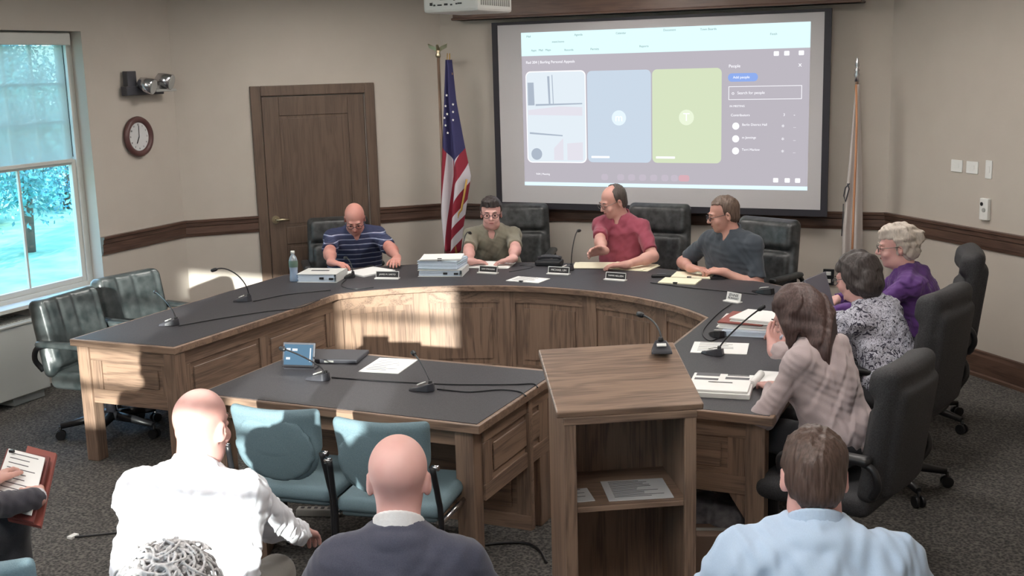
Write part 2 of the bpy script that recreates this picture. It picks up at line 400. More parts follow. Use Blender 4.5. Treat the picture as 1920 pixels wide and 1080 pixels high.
# window in the left wall : thing frame (structure)
def window(name, loc, rz, w, z0, z1, depth, grid_top=(4,3), grid_low=(2,1), bars=None, split=None, bw=.018):
    win = thing(name, None, None, loc, rz); struct(win)
    y = depth
    mb = MB(); fw = .055
    for (a, b, c, d) in ((0,fw,z0,z1),(w-fw,w,z0,z1),(fw,w-fw,z0,z0+fw),(fw,w-fw,z1-fw,z1)): mb.box(((a+b)/2, y, (c+d)/2), (b-a, .09, d-c))
    mb.build('window_frame', VINYL, win, bevel=.004)
    sp_ = split or (z0+z1)/2
    for q, (a, b, yy, g) in enumerate(((z0+fw, sp_+.02, y-.015, grid_low), (sp_-.02, z1-fw, y+.02, grid_top))):
        mb = MB(); sw = .04; xa, xb = fw, w-fw
        for (c, d, e, f) in ((xa,xa+sw,a,b),(xb-sw,xb,a,b),(xa+sw,xb-sw,a,a+sw),(xa+sw,xb-sw,b-sw,b)): mb.box(((c+d)/2, yy, (e+f)/2), (d-c, .032, f-e))
        sash = mb.build('sash', VINYL, win, bevel=.003)
        mb = MB(); nx, nz = g
        for i in range(1, nx): xx = xa+sw+(xb-xa-2*sw)*i/nx; mb.box((xx, yy, (a+b)/2), (bw, .018, b-a-2*sw))
        for j in range(1, nz): zz = a+sw+(b-a-2*sw)*j/nz; mb.box(((xa+xb)/2, yy, zz), (xb-xa-2*sw, .018, bw))
        if mb.v: mb.build('muntin', VINYL, sash)
        MB().box(((xa+xb)/2, yy, (a+b)/2), (xb-xa-2*sw, .004, b-a-2*sw)).build('pane', GLASS, sash)
    return win
azl = math.atan2(P[1][1]-P[0][1], P[1][0]-P[0][0])
window('window_1', (-6.45, 5.5, 0), azl, 1.19, .66, 2.57, .165, grid_top=(4,3), grid_low=(2,1), split=1.62)
azf = math.atan2(P[0][1]-P[5][1], P[0][0]-P[5][0])
for i, (s, w) in enumerate(((1.27,1.03),(3.00,1.06))):
    window('window_%d' % (i+2), (.6-s, -.45, 0), azf, w, 1.42, 2.63, .1, grid_top=(1,2), grid_low=(1,2), bw=.045)
struct(MB().box((-6.535, 6.095, .672), (.20, 1.19, .024)).box((-6.44,6.095,.668), (.03,1.24,.03)).build('trim_sill', VINYL, bevel=.004))

struct(MB().box((-6.665, 6.095, .33), (.02, 1.19, .66)).build('wall_recess', WALL))
# roller shade
sh = thing('roller_shade', 'off white roller shade half drawn over the garden window', 'roller shade', (-6.575, 6.095, 1.64))
MB().box((0,0,.415), (.003,1.0,.83)).build('shade_cloth', SHADEM, sh)
MB().box((0,0,-.008), (.014,1.0,.028)).build('hem_bar', VINYL, sh, bevel=.004)
MB().box((.02,0,.875), (.09,1.06,.085)).build('head_box', VINYL, sh, bevel=.006)
MB().tube([(.0,.51,.85),(.0,.51,.02)], .003, 6).build('side_channel', BLACK, sh)

# radiator cover
rc = thing('radiator_cover', 'pale enamelled radiator cabinet under the window', 'radiator', (-6.505, 5.745, 0))
MB().box((0,0,.32), (.26,.475,.50)).box((0,0,.575), (.28,.485,.02)).build('cabinet', OFFW, rc, bevel=.006)
mb = MB()
for i in range(14): mb.box((0,-.21+i*.032,.588), (.16,.014,.006))
mb.build('grille', plain('grille_metal', srgb(130,130,128), .5), rc)
MB().box((-.02,.08,.035), (.2,.28,.07)).build('foot', OFFW, rc, bevel=.004)

# emergency light on left wall
azw = azl
def wallthing(name, label, cat, pos, rz, group=None): return thing(name, label, cat, pos, rz, group)
# local: x along wall (towards increasing v on the left wall), -y into the room
em = thing('emergency_light', 'grey twin head emergency light mounted above the wall clock', 'emergency light', (-6.455, 7.27, 2.09), azl)
MB().box((-.03,-.035,.035), (.42,.06,.07)).box((-.16,-.03,.12), (.10,.05,.13)).build('housing', SATIN, em, bevel=.006)
for hx_, hz_, s in ((-.09,.09,1.),(.12,.12,1.)):
    a = np.array([hx_,-.07,hz_]); hd = MB().tube([a+(0,.02,0), a, a+(.01,-.03,-.01), a+(.03,-.10,-.03)], [.02,.045,.055,.062], 16)
    ho = hd.build('lamp_head', CHROME, em); MB().tube([a+(.029,-.098,-.029), a+(.031,-.104,-.031)], .056, 16).build('lens', GREYP, ho)
mb = MB().box((.11,-.08,.03), (.24,.14,.02)).box((.12,-.05,.055),(.2,.09,.03)); mb.build('bracket', GREYP, em, bevel=.005)

# clock
ck = thing('wall_clock', 'round wall clock with brown rim on the window wall', 'clock', (-6.456, 7.175, 1.77), azl)
prof = [(.0,.0),(.155,.0),(.158,.012),(.15,.03),(.128,.034),(.112,.022),(.11,.012)]
def face_out(mb): mb.v = [tuple((rotx(PI/2)@np.array(q))) for q in mb.v]; return mb
face_out(MB().lathe(prof, n=48)).build('rim', plain('clock_wood', srgb(88,58,56), .4), ck)
face_out(MB().lathe([(0,.013),(.112,.013)], n=48)).build('dial', plain('dial', srgb(205,205,205), .5), ck)
def hand(ang, L, w): 
    c, s_ = math.sin(ang), math.cos(ang); 
    return MB().box((c*L/2,-.018,s_*L/2), (w,.002,L), rot=roty(ang))
hand(R(2), .085, .005).build('minute_hand', BLACK, ck); hand(R(209), .06, .008).build('hour_hand', BLACK, ck)
for i in range(12):
    a = R(30*(i+1)); text('numeral', str(i+1), .02, BLACK, ck, (math.sin(a)*.092, -.0145, math.cos(a)*.092), (1,0,0), (0,0,1))

# ------------------------------------------------------------------ screen wall
vw = lambda u: P[2][1]+(u-P[2][0])*(P[3][1]-P[2][1])/(P[3][0]-P[2][0])
azs = math.atan2(P[3][1]-P[2][1], P[3][0]-P[2][0])
# valance
va = MB().box((-2.945, vw(-2.945)-.11, 2.85), (3.36, .22, .45)).box((-2.945, vw(-2.945)-.115, 2.635), (3.38, .235, .02))
tag(va.build('screen_valance', oak('valance_oak', 0, (.15,.085,.06), (.09,.05,.04)), bevel=.008), 'dark oak valance box running above the projection screen', 'valance')
sc = thing('projection_screen', 'large black bordered projection screen showing a video call', 'projection screen', (-2.893, 9.18, 1.02), 0)
W_, Hs = 2.82, 1.575
# local x right, -y to the room
mb = MB(); b = .052
for (cx, cz, w, h) in ((-W_/2+b/2, Hs/2, b, Hs), (W_/2-b/2, Hs/2, b, Hs), (0, b/2+.0, W_-2*b, b), (0, Hs-.012, W_-2*b, .024)): mb.box((cx, 0, cz), (w, .02, h))
mb.build('black_border', plain('screen_black', srgb(38,36,44), .6), sc)
scr = MB().box((0, .002, (b+Hs-.024)/2), (W_-2*b, .012, Hs-b-.024)).build('screen_surface', plain('screen_white', srgb(190,187,189), .9), sc)
# the projected picture; px() maps picture pixels of the photo onto the screen plane
SV = 9.18-.0055
def sp(x, y): q = atv(x, y, SV); return (q[0]+2.893, q[2]-1.02)
def quadz(mb, pts, y, mi=0): 
    n = len(pts); mb.add([(p[0], y, p[1]) for p in pts]+[(p[0], y+.001, p[1]) for p in pts], [tuple(range(n))]+[tuple(range(n,2*n))[::-1]]+[(i,(i+1)%n+0,(i+1)%n+n,i+n) for i in range(n)], mi); return mb
def rrect(x0, z0, x1, z1, r, n=5):
    o = []
    for cx, cz, a in ((x1-r,z1-r,0),(x0+r,z1-r,90),(x0+r,z0+r,180),(x1-r,z0+r,270)):
        for i in range(n+1): t = R(a+90*i/n); o.append((cx+r*math.cos(t), cz+r*math.sin(t)))
    return o
pic = lambda n, c, s: emis(n, c, s)
x0p, x1p, zt, zb = -1.14, 1.256, 1.483, .205
quadz(MB(), [(x0p,zb),(x1p,zb),(x1p,zt),(x0p,zt)], -.0055).build('call_window', pic('lit_window', srgb(190,185,194), 1.0), scr)
quadz(MB(), [(x0p,1.29),(x1p,1.29),(x1p,zt),(x0p,zt)], -.007).build('browser_bar', pic('lit_bar', srgb(225,252,255), 1.05), scr)
quadz(MB(), [(x0p,zb-.004),(x1p,zb-.004),(x1p,zb+.027),(x0p,zb+.027)], -.007).build('task_bar', pic('lit_task', srgb(225,245,255), 1.1), scr)
LW = pic('lit_white', srgb(250,250,255), 1.15)
tiles = [((-1.10,.405),(-.575,1.155), pic('lit_tile_a', srgb(228,238,246), 1.02)), ((-.555,.405),(-.005,1.155), pic('lit_tile_b', srgb(200,214,229), 1.05)), ((.005,.405),(.575,1.155), pic('lit_tile_c', srgb(212,224,192), 1.05))]
for i, (a, b_, mt) in enumerate(tiles):
    if i == 0: quadz(MB(), rrect(a[0]-.008,a[1]-.008,b_[0]+.008,b_[1]+.008,.045), -.0065).build('tile_outline', LW, scr)
    tl = quadz(MB(), rrect(a[0],a[1],b_[0],b_[1],.04), -.0078).build('video_tile', mt, scr)
    cx = (a[0]+b_[0])/2
    if i:
        ring = [(cx+.062*math.cos(t), .77+.062*math.sin(t)) for t in np.linspace(0,2*PI,24,endpoint=False)]
        quadz(MB(), ring, -.0088).build('avatar', pic('lit_av%d' % i, srgb(224,238,246) if i == 1 else srgb(228,238,212), 1.1), tl)
        text('initial', 'm' if i == 1 else 'T', .09, LW, tl, (cx,-.0095,.77), (1,0,0), (0,0,1))
        quadz(MB(), rrect(a[0]+.03, a[1]+.035, a[0]+.19, a[1]+.052, .004), -.0088).build('name_strip', LW, tl)
    else:
        g1, g2 = pic('lit_g1', srgb(184,196,212), .9), pic('lit_g2', srgb(232,230,240), .98)
        q = lambda pts, mt_, y=-.0088: quadz(MB(), pts, y).build('video_shape', mt_, tl)
        q([(-1.09,.88),(-1.03,.88),(-1.035,1.07),(-1.09,1.07)], g1)
        q([(-1.02,.875),(-.6,.885),(-.6,.895),(-1.02,.89)], g1); q([(-.90,.89),(-.885,.89),(-.89,1.12),(-.91,1.12)], g1)
        q([(-.862,.89),(-.855,.89),(-.863,1.13),(-.870,1.13)], g1)
        q([(-1.09,.80),(-.6,.79),(-.6,.86),(-.8,.87),(-1.09,.84)], g2); q([(-1.08,.64),(-.78,.62),(-.78,.63),(-1.08,.655)], g1)
        q([(-.86,.52),(-.78,.6),(-.775,.6),(-.775,.42),(-.86,.42)], g2); q([(-.74,.42),(-.6,.42),(-.6,.57),(-.74,.56)], g2)
        q([(-1.02+.05*math.cos(t), .47+.05*math.sin(t)) for t in np.linspace(0,2*PI,16,endpoint=False)], g1)
T = lambda s, x, z, size, al='LEFT', y=-.0085, mt=None: text('lettering', s, size, mt or LW, scr, (x,y,z), (1,0,0), (0,0,1), align=al)
T('Rad 204 | Borling Personal Appeals', -1.10, 1.236, .031); T('People', .63, 1.165, .034); T('x', 1.17, 1.165, .05)
GT = pic('lit_grey_text', srgb(150,190,185), .8)
for i, (x, z, s) in enumerate(((-1.09,1.45,'Mail'),(-.86,1.40,'meet.home'),(-.66,1.45,'Agenda'),(-.3,1.45,'Calendar'),(.1,1.46,'Document'),(.4,1.455,'Town Boards'),(-1.05,1.335,'Apps   Mail   Maps'),(-.75,1.33,'Records'),(-.52,1.33,'Permits'),(-.1,1.34,'Reports'),(.95,1.40,'Finish'))): T(s, x, z, .024, mt=GT)
quadz(MB(), rrect(.625,1.045,.86,1.11,.03), -.0078).build('add_button', pic('lit_blue', srgb(150,180,245), .95), scr); T('Add people', .665, 1.078, .028)
for (a, b_) in (((.63,.905),(1.2,.909)),((.63,1.005),(1.2,1.009)),((.63,.905),(.634,1.009)),((1.196,.905),(1.2,1.009))): quadz(MB(), [a,(b_[0],a[1]),b_,(a[0],b_[1])], -.0078).build('search_box', LW, scr)
T('Search for people', .7, .957, .03); T('o', .655, .957, .04)
T('IN MEETING', .64, .855, .022); T('Contributors', .65, .785, .028); T('3', 1.06, .785, .03); T('-', 1.14, .785, .04)
for i, (z, s) in enumerate(((.70,'Berlin District Hall'),(.60,'m Jennings'),(.505,'Terri Marlow'))):
    quadz(MB(), [(.69+.028*math.cos(t), z+.028*math.sin(t)) for t in np.linspace(0,2*PI,20,endpoint=False)], -.0078).build('contact_dot', LW, scr)
    T(s, .74, z+.01, .026); T('...', 1.14, z-.005, .03); T('*', 1.05, z-.01, .05)
T('9:04 | Meeting', -1.03, .30, .022)
for i, x in enumerate((-.41,-.27,-.175,-.08,.015,.11,.19,.27)):
    w = .045 if i == 7 else .03
    quadz(MB(), rrect(x-w, .282-.026, x+w, .282+.026, .02), -.0078).build('call_button', pic('lit_btn%d' % i, srgb(235,190,200) if i == 7 else srgb(214,205,218), .85), scr)
for i, x in enumerate((1.01,1.1,1.18)): quadz(MB(), rrect(x-.02, .26, x+.02, .295, .006), -.0078).build('corner_icon', LW, scr)
for i, x in enumerate((1.0,1.08,1.19)): quadz(MB(), rrect(x-.02, 1.235, x+.02, 1.27, .006), -.0078).build('corner_icon', LW, scr)

# ------------------------------------------------------------------ projector, hanging microphone, wall plates
pj = thing('projector', 'white ceiling projector with rear ports hanging above the dais', 'projector', (-2.285, 4.47, 2.47), R(-.5))
pw = [atv(752,5,4.45), atv(856,5,4.5)]
mb = MB().box((0,.17,.065), (.26,.34,.13)); mb.build('projector_body', WHITEP, pj, bevel=.012)
mb = MB()
for (x, z, w, h) in ((-.09,.035,.012,.012),(-.075,.03,.008,.006),(-.05,.03,.02,.006),(-.02,.032,.016,.008),(.005,.03,.008,.006),(.03,.033,.008,.006),(.045,.034,.018,.006),(-.03,.06,.035,.02),(-.08,.065,.02,.01),(.02,.05,.008,.008),(.05,.085,.03,.02),(-.06,.09,.02,.01)):
    mb.box((x,-.001,z), (w,.004,h))
mb.build('port', BLACK, pj)
mb = MB()
for i in range(14): mb.box((.131,.03+i*.021,.06), (.003,.009,.07))
mb.build('side_vent', GREYP, pj)
MB().tube([(0,.17,.13),(0,.17,.48)], .02, 12).build('mount_pole', WHITEP, pj)
hm = thing('hanging_microphone', 'small black microphone hanging on a thin wire near the right wall', 'microphone', tuple(atu(1817,85,-.62)))
h0 = np.array(hm.location)
w1 = atu(1833,72,-.62)-h0; w2 = atu(1828,35,-.62)-h0; w3 = atu(1818,0,-.62)-h0
MB().tube(spline([w1,w1*.6+w2*.4+(.005,0,0),w2,w3,(w3[0],w3[1],CZ-h0[2])]), .0022, 6).build('wire', GREYP, hm)
MB().tube([w1, w1*.45, w1*.0-w1*.12], [.006,.012,.017], 12).build('capsule', BLACK, hm)
azr = math.atan2(P[4][1]-P[3][1], P[4][0]-P[3][0])
def onright(x, y):
    a = np.array(P[3]); d = np.array(P[4])-a; n = np.array([d[1],-d[0]]); r_ = ray(x, y); t = (n@(a-CO[:2]))/(n@r_[:2]); return CO+r_*t
for (x, y, w, h, lab) in ((1795,311,.115,.085,'plain white blank wall plate, first of the row of three'),(1824,314,.115,.085,'plain white wall plate in the middle of the row of three'),(1855,318,.062,.125,'tall narrow white wall plate at the end of the row')):
    q = onright(x, y); t = thing('wall_plate', lab, 'wall plate', q, azr, 'white plates on the right wall')
    MB().box((0,-.004,0), (w,.008,h)).build('plate', WHITEP, t, bevel=.003); MB().box((0,-.009,0), (w*.4,.003,h*.35)).build('rocker', WHITEP, t, bevel=.001)
q = onright(1850,392); t = thing('thermostat', 'white wall thermostat with a dark dial below the wall plates', 'thermostat', q, azr)
MB().box((0,-.014,0), (.08,.028,.15)).build('case', WHITEP, t, bevel=.005)
MB().tube([(-.018,-.028,.035),(-.018,-.032,.035)], .013, 12).build('dark_sensor', BLACK, t); MB().tube([(.005,-.028,-.005),(.005,-.034,-.005)], .015, 12).build('dial', GREYP, t)
for (x, y, lab) in ((1552,521,'black wall outlet with two white sockets behind the laptop'),(1597,532,'pale wall outlet with dark slots behind the laptop')):
    q = atv(x, y, 9.3); t = thing('wall_outlet', lab, 'outlet', (q[0], vw(q[0]), q[2]), azs)
    dk = x < 1570
    MB().box((0,-.008,0), (.085,.016,.13)).build('plate', BLACK if dk else GREYP, t, bevel=.004)
    for z in (-.03,.03): MB().box((0,-.017,z), (.04,.006,.03)).build('socket', WHITEP if dk else INK, t, bevel=.003)

# ceiling lights
LIT = emis('lamp_diffuser', (1,.94,.88,1), 28)
first = None
for i, (u, v) in enumerate(((-5.2,2.),(-5.2,4.8),(-4.7,7.3),(-2.9,2.),(-2.9,5.2),(-2.9,7.9),(-.7,2.),(-.7,4.8),(-1.2,7.3),(-4.2,.4),(-1.8,.4))):  # last pair is unseen and added as fill for surfaces facing the camera
    if first is None:
        first = thing('ceiling_light', 'recessed square ceiling light panel', 'ceiling light', (u,v,CZ), 0, 'ceiling light panels')
        mb = MB()
        for (a, b_, c_, d_) in ((-.29,0,.02,.6),(.29,0,.02,.6),(0,-.29,.56,.02),(0,.29,.56,.02)): mb.box((a,b_,-.01), (c_,d_,.02))
        mb.build('frame', WHITEP, first); MB().box((0,0,-.008), (.56,.56,.008)).build('diffuser', LIT, first)
    else: o = copy_tree(first); o.location = (u,v,CZ)

# ------------------------------------------------------------------ curved dais
T_ = .745; CC = np.array([-3.03, 5.58]); RI, RO = 1.635, 2.61
def arc(r, a0, a1, n): return [CC+r*np.array([math.cos(t), math.sin(t)]) for t in np.linspace(R(a0), R(a1), n)]
inner = [np.array([-4.352,4.98]), np.array([-4.335,5.4]), np.array([-4.31,6.0])]+arc(RI, 141.6, 38.8, 25)+[np.array([-1.757,5.9]), np.array([-1.757,5.3]), np.array([-1.757,4.79])]
outer = [np.array([-5.11,4.965]), np.array([-5.12,5.4]), np.array([-5.13,6.2])]+arc(RO, 143.4, 38.4, 25)+[np.array([-.975,6.1]), np.array([-.975,5.3]), np.array([-.975,4.775])]
dais = thing('curved_desk', 'large oak horseshoe council desk with a charcoal top', 'desk', (-3.03, 6.2, 0))
D0 = np.array([-3.03, 6.2])
def L2(pl): return [np.array(p)-D0 for p in pl]
def inset(A, B, d): # move A towards B by d
    return [a+(b-a)/np.linalg.norm(b-a)*d for a, b in zip(A, B)]
I_, O_ = L2(inner), L2(outer)
MB().strip(I_, O_, T_-.042, T_-.0015).build('desk_edge', oak('edge_oak', 0), dais, bevel=.005)
i2, o2 = inset(I_, O_, .02), inset(O_, I_, .02); i2[0] = i2[0]+(0,.02); o2[0] = o2[0]+(0,.02); i2[-1] = i2[-1]+(0,.02); o2[-1] = o2[-1]+(0,.02)
MB().strip(i2, o2, T_-.003, T_).build('desk_top', LAM, dais)
def arcwall(name, r0, r1, a0, a1, z0, z1, mat, n=10):
    A = [p-D0 for p in arc(r0, a0, a1, n)]; B = [p-D0 for p in arc(r1, a0, a1, n)]
    return MB().strip(A, B, z0, z1).build(name, mat, dais)
arcwall('front_panel', RI+.065, RI+.085, 143, 37.5, .07, T_-.042, OAKZ, 40)
arcwall('toe_kick', RI+.10, RI+.12, 143, 37.5, 0, .08, plain('toe_black', srgb(40,34,36), .7), 40)
angs = np.linspace(142.0, 38.2, 6)
for i in range(6):
    a = angs[i]; arcwall('stile', RI+.05, RI+.066, a+1.9, a-1.9, .08, T_-.042, OAKZ, 4)
for i in range(5):
    a, b_ = angs[i]-1.9, angs[i+1]+1.9
    arcwall('top_rail', RI+.052, RI+.066, a, b_, T_-.13, T_-.042, OAKX); arcwall('bottom_rail', RI+.052, RI+.066, a, b_, .08, .17, OAKX)
    arcwall('raised_panel', RI+.056, RI+.066, a-2.0, b_+2.0, .21, T_-.17, OAKZ)
def seg_panel(parent, D, a, b, z0, z1, th=.03, mats=(OAKX, OAKZ), panels=1, sw=.075, side=1, name='panel'):
    """framed raised panel between plan points a-b (visible face on the left-hand normal * side)"""
    a = np.array(a, float)-D; b = np.array(b, float)-D; L = np.linalg.norm(b-a); ang = math.atan2(*(b-a)[::-1]); Rm = rotz(ang); mid = (a+b)/2
    def bx(mb, x0, x1, z0_, z1_, y, t): mb.box(np.array([mid[0],mid[1],(z0_+z1_)/2])+Rm@np.array([(x0+x1)/2-L/2, y*side, 0]), (x1-x0, t, z1_-z0_), rot=Rm)
    mb = MB(); bx(mb, 0, L, z0, z1, 0, th); main = mb.build(name, mats[0], parent)
    y = th/2+.006
    for za, zb_ in ((z1-sw, z1), (z0, z0+sw)): mb = MB(); bx(mb, 0, L, za, zb_, y, .012); mb.build('rail', mats[0], main, bevel=.003)
    w = (L-sw*(panels+1))/panels
    for i in range(panels+1): mb = MB(); bx(mb, i*(w+sw), i*(w+sw)+sw, z0+sw, z1-sw, y, .012); mb.build('stile', mats[1], main, bevel=.003)
    for i in range(panels):
        mb = MB(); x = sw+i*(w+sw); bx(mb, x+.03, x+w-.03, z0+sw+.03, z1-sw-.03, y-.001, .009); mb.build('raised_panel', mats[0], main, bevel=.006, seg=1)
    return main
# left arm
seg_panel(dais, D0, (-5.01,5.03), (-4.40,5.04), .36, T_-.042, side=-1, sw=.085)
seg_panel(dais, D0, (-4.405,5.05), (-4.385,6.60), .30, T_-.042, mats=(OAKY, OAKZ), side=-1, panels=2, sw=.085)
# right arm
seg_panel(dais, D0, (-1.70,4.86), (-1.10,4.86), .36, T_-.042, side=-1, sw=.085)
seg_panel(dais, D0, (-1.69,4.87), (-1.69,6.55), .08, T_-.042, mats=(OAKY, OAKZ), side=1, panels=2, sw=.085)
for (x, y) in ((-5.04,5.03),(-4.40,5.03),(-1.06,4.86),(-1.70,4.86),(-5.04,6.9),(-1.06,6.9)):
    MB().box((x-D0[0], y-D0[1], (T_-.042)/2), (.085,.085,T_-.042)).build('leg', OAKZ, dais, bevel=.005)
mb = MB().add([(-1.09-D0[0],4.87-D0[1],.36),(-1.09-D0[0],4.87-D0[1],.22),(-1.18-D0[0],4.87-D0[1],.36),(-1.09-D0[0],4.84-D0[1],.36),(-1.09-D0[0],4.84-D0[1],.22),(-1.18-D0[0],4.84-D0[1],.36)],[(0,1,2),(5,4,3),(0,3,4,1),(1,4,5,2),(2,5,3,0)])
mb.build('corner_brace', OAKZ, dais)

# ------------------------------------------------------------------ front table
F0 = np.array([-2.86, 4.75])
ft = thing('witness_table', 'oak witness table with charcoal top in front of the horseshoe desk', 'table', (F0[0],F0[1],0))
x0, x1, y0, y1 = -3.62-F0[0], -2.115-F0[0], 4.265-F0[1], 5.215-F0[1]
MB().box(((x0+x1)/2,(y0+y1)/2,T_-.0225), (x1-x0,y1-y0,.04)).build('table_edge', OAKX, ft, bevel=.005)
MB().box(((x0+x1)/2,(y0+y1)/2-.012,T_-.002), (x1-x0-.036,y1-y0-.055,.004)).build('table_top', LAM, ft)
for (x, y) in ((x0+.09,y0+.07),(x1-.09,y0+.07)): MB().box((x,y,(T_-.04)/2), (.09,.085,T_-.042)).build('leg', OAKZ, ft, bevel=.005)
MB().box(((x0+x1)/2, y0+.075, T_-.085), (x1-x0-.22,.022,.085)).build('apron', OAKX, ft, bevel=.003)
seg_panel(ft, np.zeros(2), (x0+.06,y0+.6), (x1-.02,y0+.6), .04, T_-.042, side=-1, panels=2, name='modesty_panel')
seg_panel(ft, np.zeros(2), (x1-.06,y0+.11), (x1-.06,y1-.04), .36, T_-.042, mats=(OAKY,OAKZ), side=-1, panels=1, name='end_panel')
MB().box((x1-.09, y1-.12, (T_-.04)/2), (.11,.2,T_-.042)).build('end_post', OAKZ, ft, bevel=.004)
MB().box((x0+.09, y1-.1, (T_-.04)/2), (.1,.1,T_-.042)).build('leg', OAKZ, ft, bevel=.004)

# ------------------------------------------------------------------ lectern
NL, NR, FR, FL_ = at(1043,770,1.0), at(1320,753,1.0), at(1278,641,1.13), at(1020,651,1.13)
lc = (NL+NR)/2; lang = math.atan2(*(NR-NL)[:2][::-1]); wl = float(np.linalg.norm(NR-NL)); dl = .45
le = thing('lectern', 'oak lectern with sloping top and an open shelf', 'lectern', (lc[0],lc[1],0), lang)
w = wl-.05
slope = .13/dl; ln_ = math.hypot(dl,.13)
MB().box((0, dl/2, 1.065-.02), (wl, ln_+.0, .028), rot=rotx(math.atan(slope))).build('sloping_top', OAKX, le, bevel=.006)
MB().box((0, .012, 1.0-.045), (w+.0, .03, .03)).build('front_lip', OAKX, le, bevel=.004)
def side(x):
    z = lambda y: 1.0-.045+slope*y
    pts = [(.02,0),(dl-.03,0),(dl-.03,z(dl-.03)),(.02,z(.02))]
    vs = [(x+dx,)+p for dx in (-.0125,.0125) for p in pts]
    return MB().add(vs, [(0,1,2,3)[::-1],(4,5,6,7),(0,1,5,4),(1,2,6,5),(2,3,7,6),(3,0,4,7)])
side(-w/2+.02).build('side_panel', OAKZ, le, bevel=.003); side(w/2-.02).build('side_panel', OAKZ, le, bevel=.003)
for x in (-w/2+.025, w/2-.025): MB().box((x, .012, .48), (.045,.022,.94)).build('front_stile', OAKZ, le, bevel=.003)
MB().box((0, dl-.04, .53), (w-.05,.014,1.04)).build('back_panel', OAKZ, le)
MB().box((0, dl/2-.01, .60), (w-.05,dl-.06,.022)).build('shelf', OAKX, le, bevel=.003)
MB().box((0, dl/2-.01, .06), (w-.05,dl-.06,.02)).box((0,.03,.03),(w-.05,.02,.06)).build('bottom_board', OAKX, le)
def onlect(x, y, z): return Vector(rotz(lang)@np.array([x,y,z]))+Vector((lc[0],lc[1],0))

# ------------------------------------------------------------------ papers, binders and plates
def paper(name, label, cat, pos, rz, w, l, t=.004, mat=WHITE, lines=0, group=None, clip=False, jitter=0, lab=None):
    o = thing(name, label, cat, pos, rz, group) if (lines or clip or jitter) else None
    mb = MB()
    if jitter:
        n = max(2, int(t/.006)); 
        for i in range(n):
            dx, dy, a = random.uniform(-1,1)*jitter, random.uniform(-1,1)*jitter, random.uniform(-1,1)*jitter*2.5
            mb.box((dx,dy,t*(i+.5)/n), (w,l,t/n*.96), rot=rotz(a))
    else: mb.box((0,0,t/2), (w,l,t))
    if o is None:
        mb.v = [tuple(rotz(rz)@np.array(q)+np.array(pos)) for q in mb.v]; return tag(mb.build(name, mat), label, cat, group)
    mb.build('sheets', mat, o)
    if lines:
        mb = MB(); r_ = random.Random(3)
        for i in range(lines):
            ww = w*.78*(r_.uniform(.5,1)); mb.box((-w*.39+ww/2, l*.42-i*l*.84/lines, t+.0006), (ww,.003,.0008))
        mb.build('print', INK, o)
    if clip: MB().box((-.01,-l/2+.006,t/2+.002), (.03,.012,t+.006)).build('clip', BLACK, o)
    return o
TZ = T_+.0005
def tp(x, y, z=TZ): return tuple(at(x, y, z))
paper('paper', 'sheet of white paper at the back of the witness table', 'paper', tp(729,686), R(8), .216, .279, .003, lines=9)
paper('paper', 'stapled agenda lying on the curve below the desk microphones', 'paper', tp(990,525), R(-5), .26, .18, .004, lines=6, clip=True)
paper('paper', 'open papers in front of the woman in the olive shirt', 'paper', tp(915,497), R(10), .40, .26, .008, jitter=.02)
paper('notepad', 'notepad under the hands of the man in the striped shirt', 'notepad', tp(692,511), R(-20), .26, .30, .012, lines=0, jitter=.003)
paper('paper', 'cream papers spread beside the left hand of the man in red', 'paper', tp(1122,499), R(12), .34, .26, .007, mat=plain('cream_paper', srgb(236,230,204), .7), jitter=.03)
paper('paper', 'cream papers spread in front of the right arm of the man in red', 'paper', tp(1185,501), R(-8), .34, .26, .008, mat=bpy.data.materials['cream_paper'], jitter=.03)
paper('paper', 'papers under the clasped hands of the man in the dark polo', 'paper', tp(1300,517), R(5), .28, .22, .008, mat=bpy.data.materials['cream_paper'], clip=True)
paper('paper', 'clipped papers lying just in front of the man in the dark polo', 'paper', tp(1275,528), R(2), .26, .2, .008, mat=bpy.data.materials['cream_paper'], clip=True)
paper('paper', 'white sheet half under the microphone on the right arm', 'paper', tp(1350,653), R(10), .29, .24, .003, lines=7)
paper('notepad', 'small notepad with rolled cover by the hand in the pale jumper', 'notepad', tp(1455,712), R(4), .16, .21, .012, lines=0, jitter=.002)
rp = at(1417,712,TZ+.02); tag(MB().tube([tuple(rp+(0,-.09,0)), tuple(rp+(.0,.11,0))], .019, 14).build('rolled_paper', WHITE), 'rolled white cover beside the small notepad', 'rolled paper')
# open magazine like report on the end of the right arm
q = tp(1352,728); o = thing('report', 'open printed report with photographs on the end of the right arm', 'report', q, R(8))
MB().box((-.0,0,.012), (.29,.34,.024)).box((.0,-.04,.030), (.27,.24,.012)).build('pages', WHITE, o, bevel=.003)
mb = MB().box((-.07,.10,.037), (.11,.05,.001)).box((.07,.10,.037),(.10,.015,.001)).box((.07,.05,.037),(.11,.035,.001)).box((-.07,.02,.037),(.11,.03,.001)); mb.build('printed_pictures', plain('print_grey', srgb(96,96,100), .6), o)
MB().box((0,-.03,.038),(.11,.008,.001)).box((.07,.115,.038),(.1,.01,.0012)).build('headline', BLACK, o)
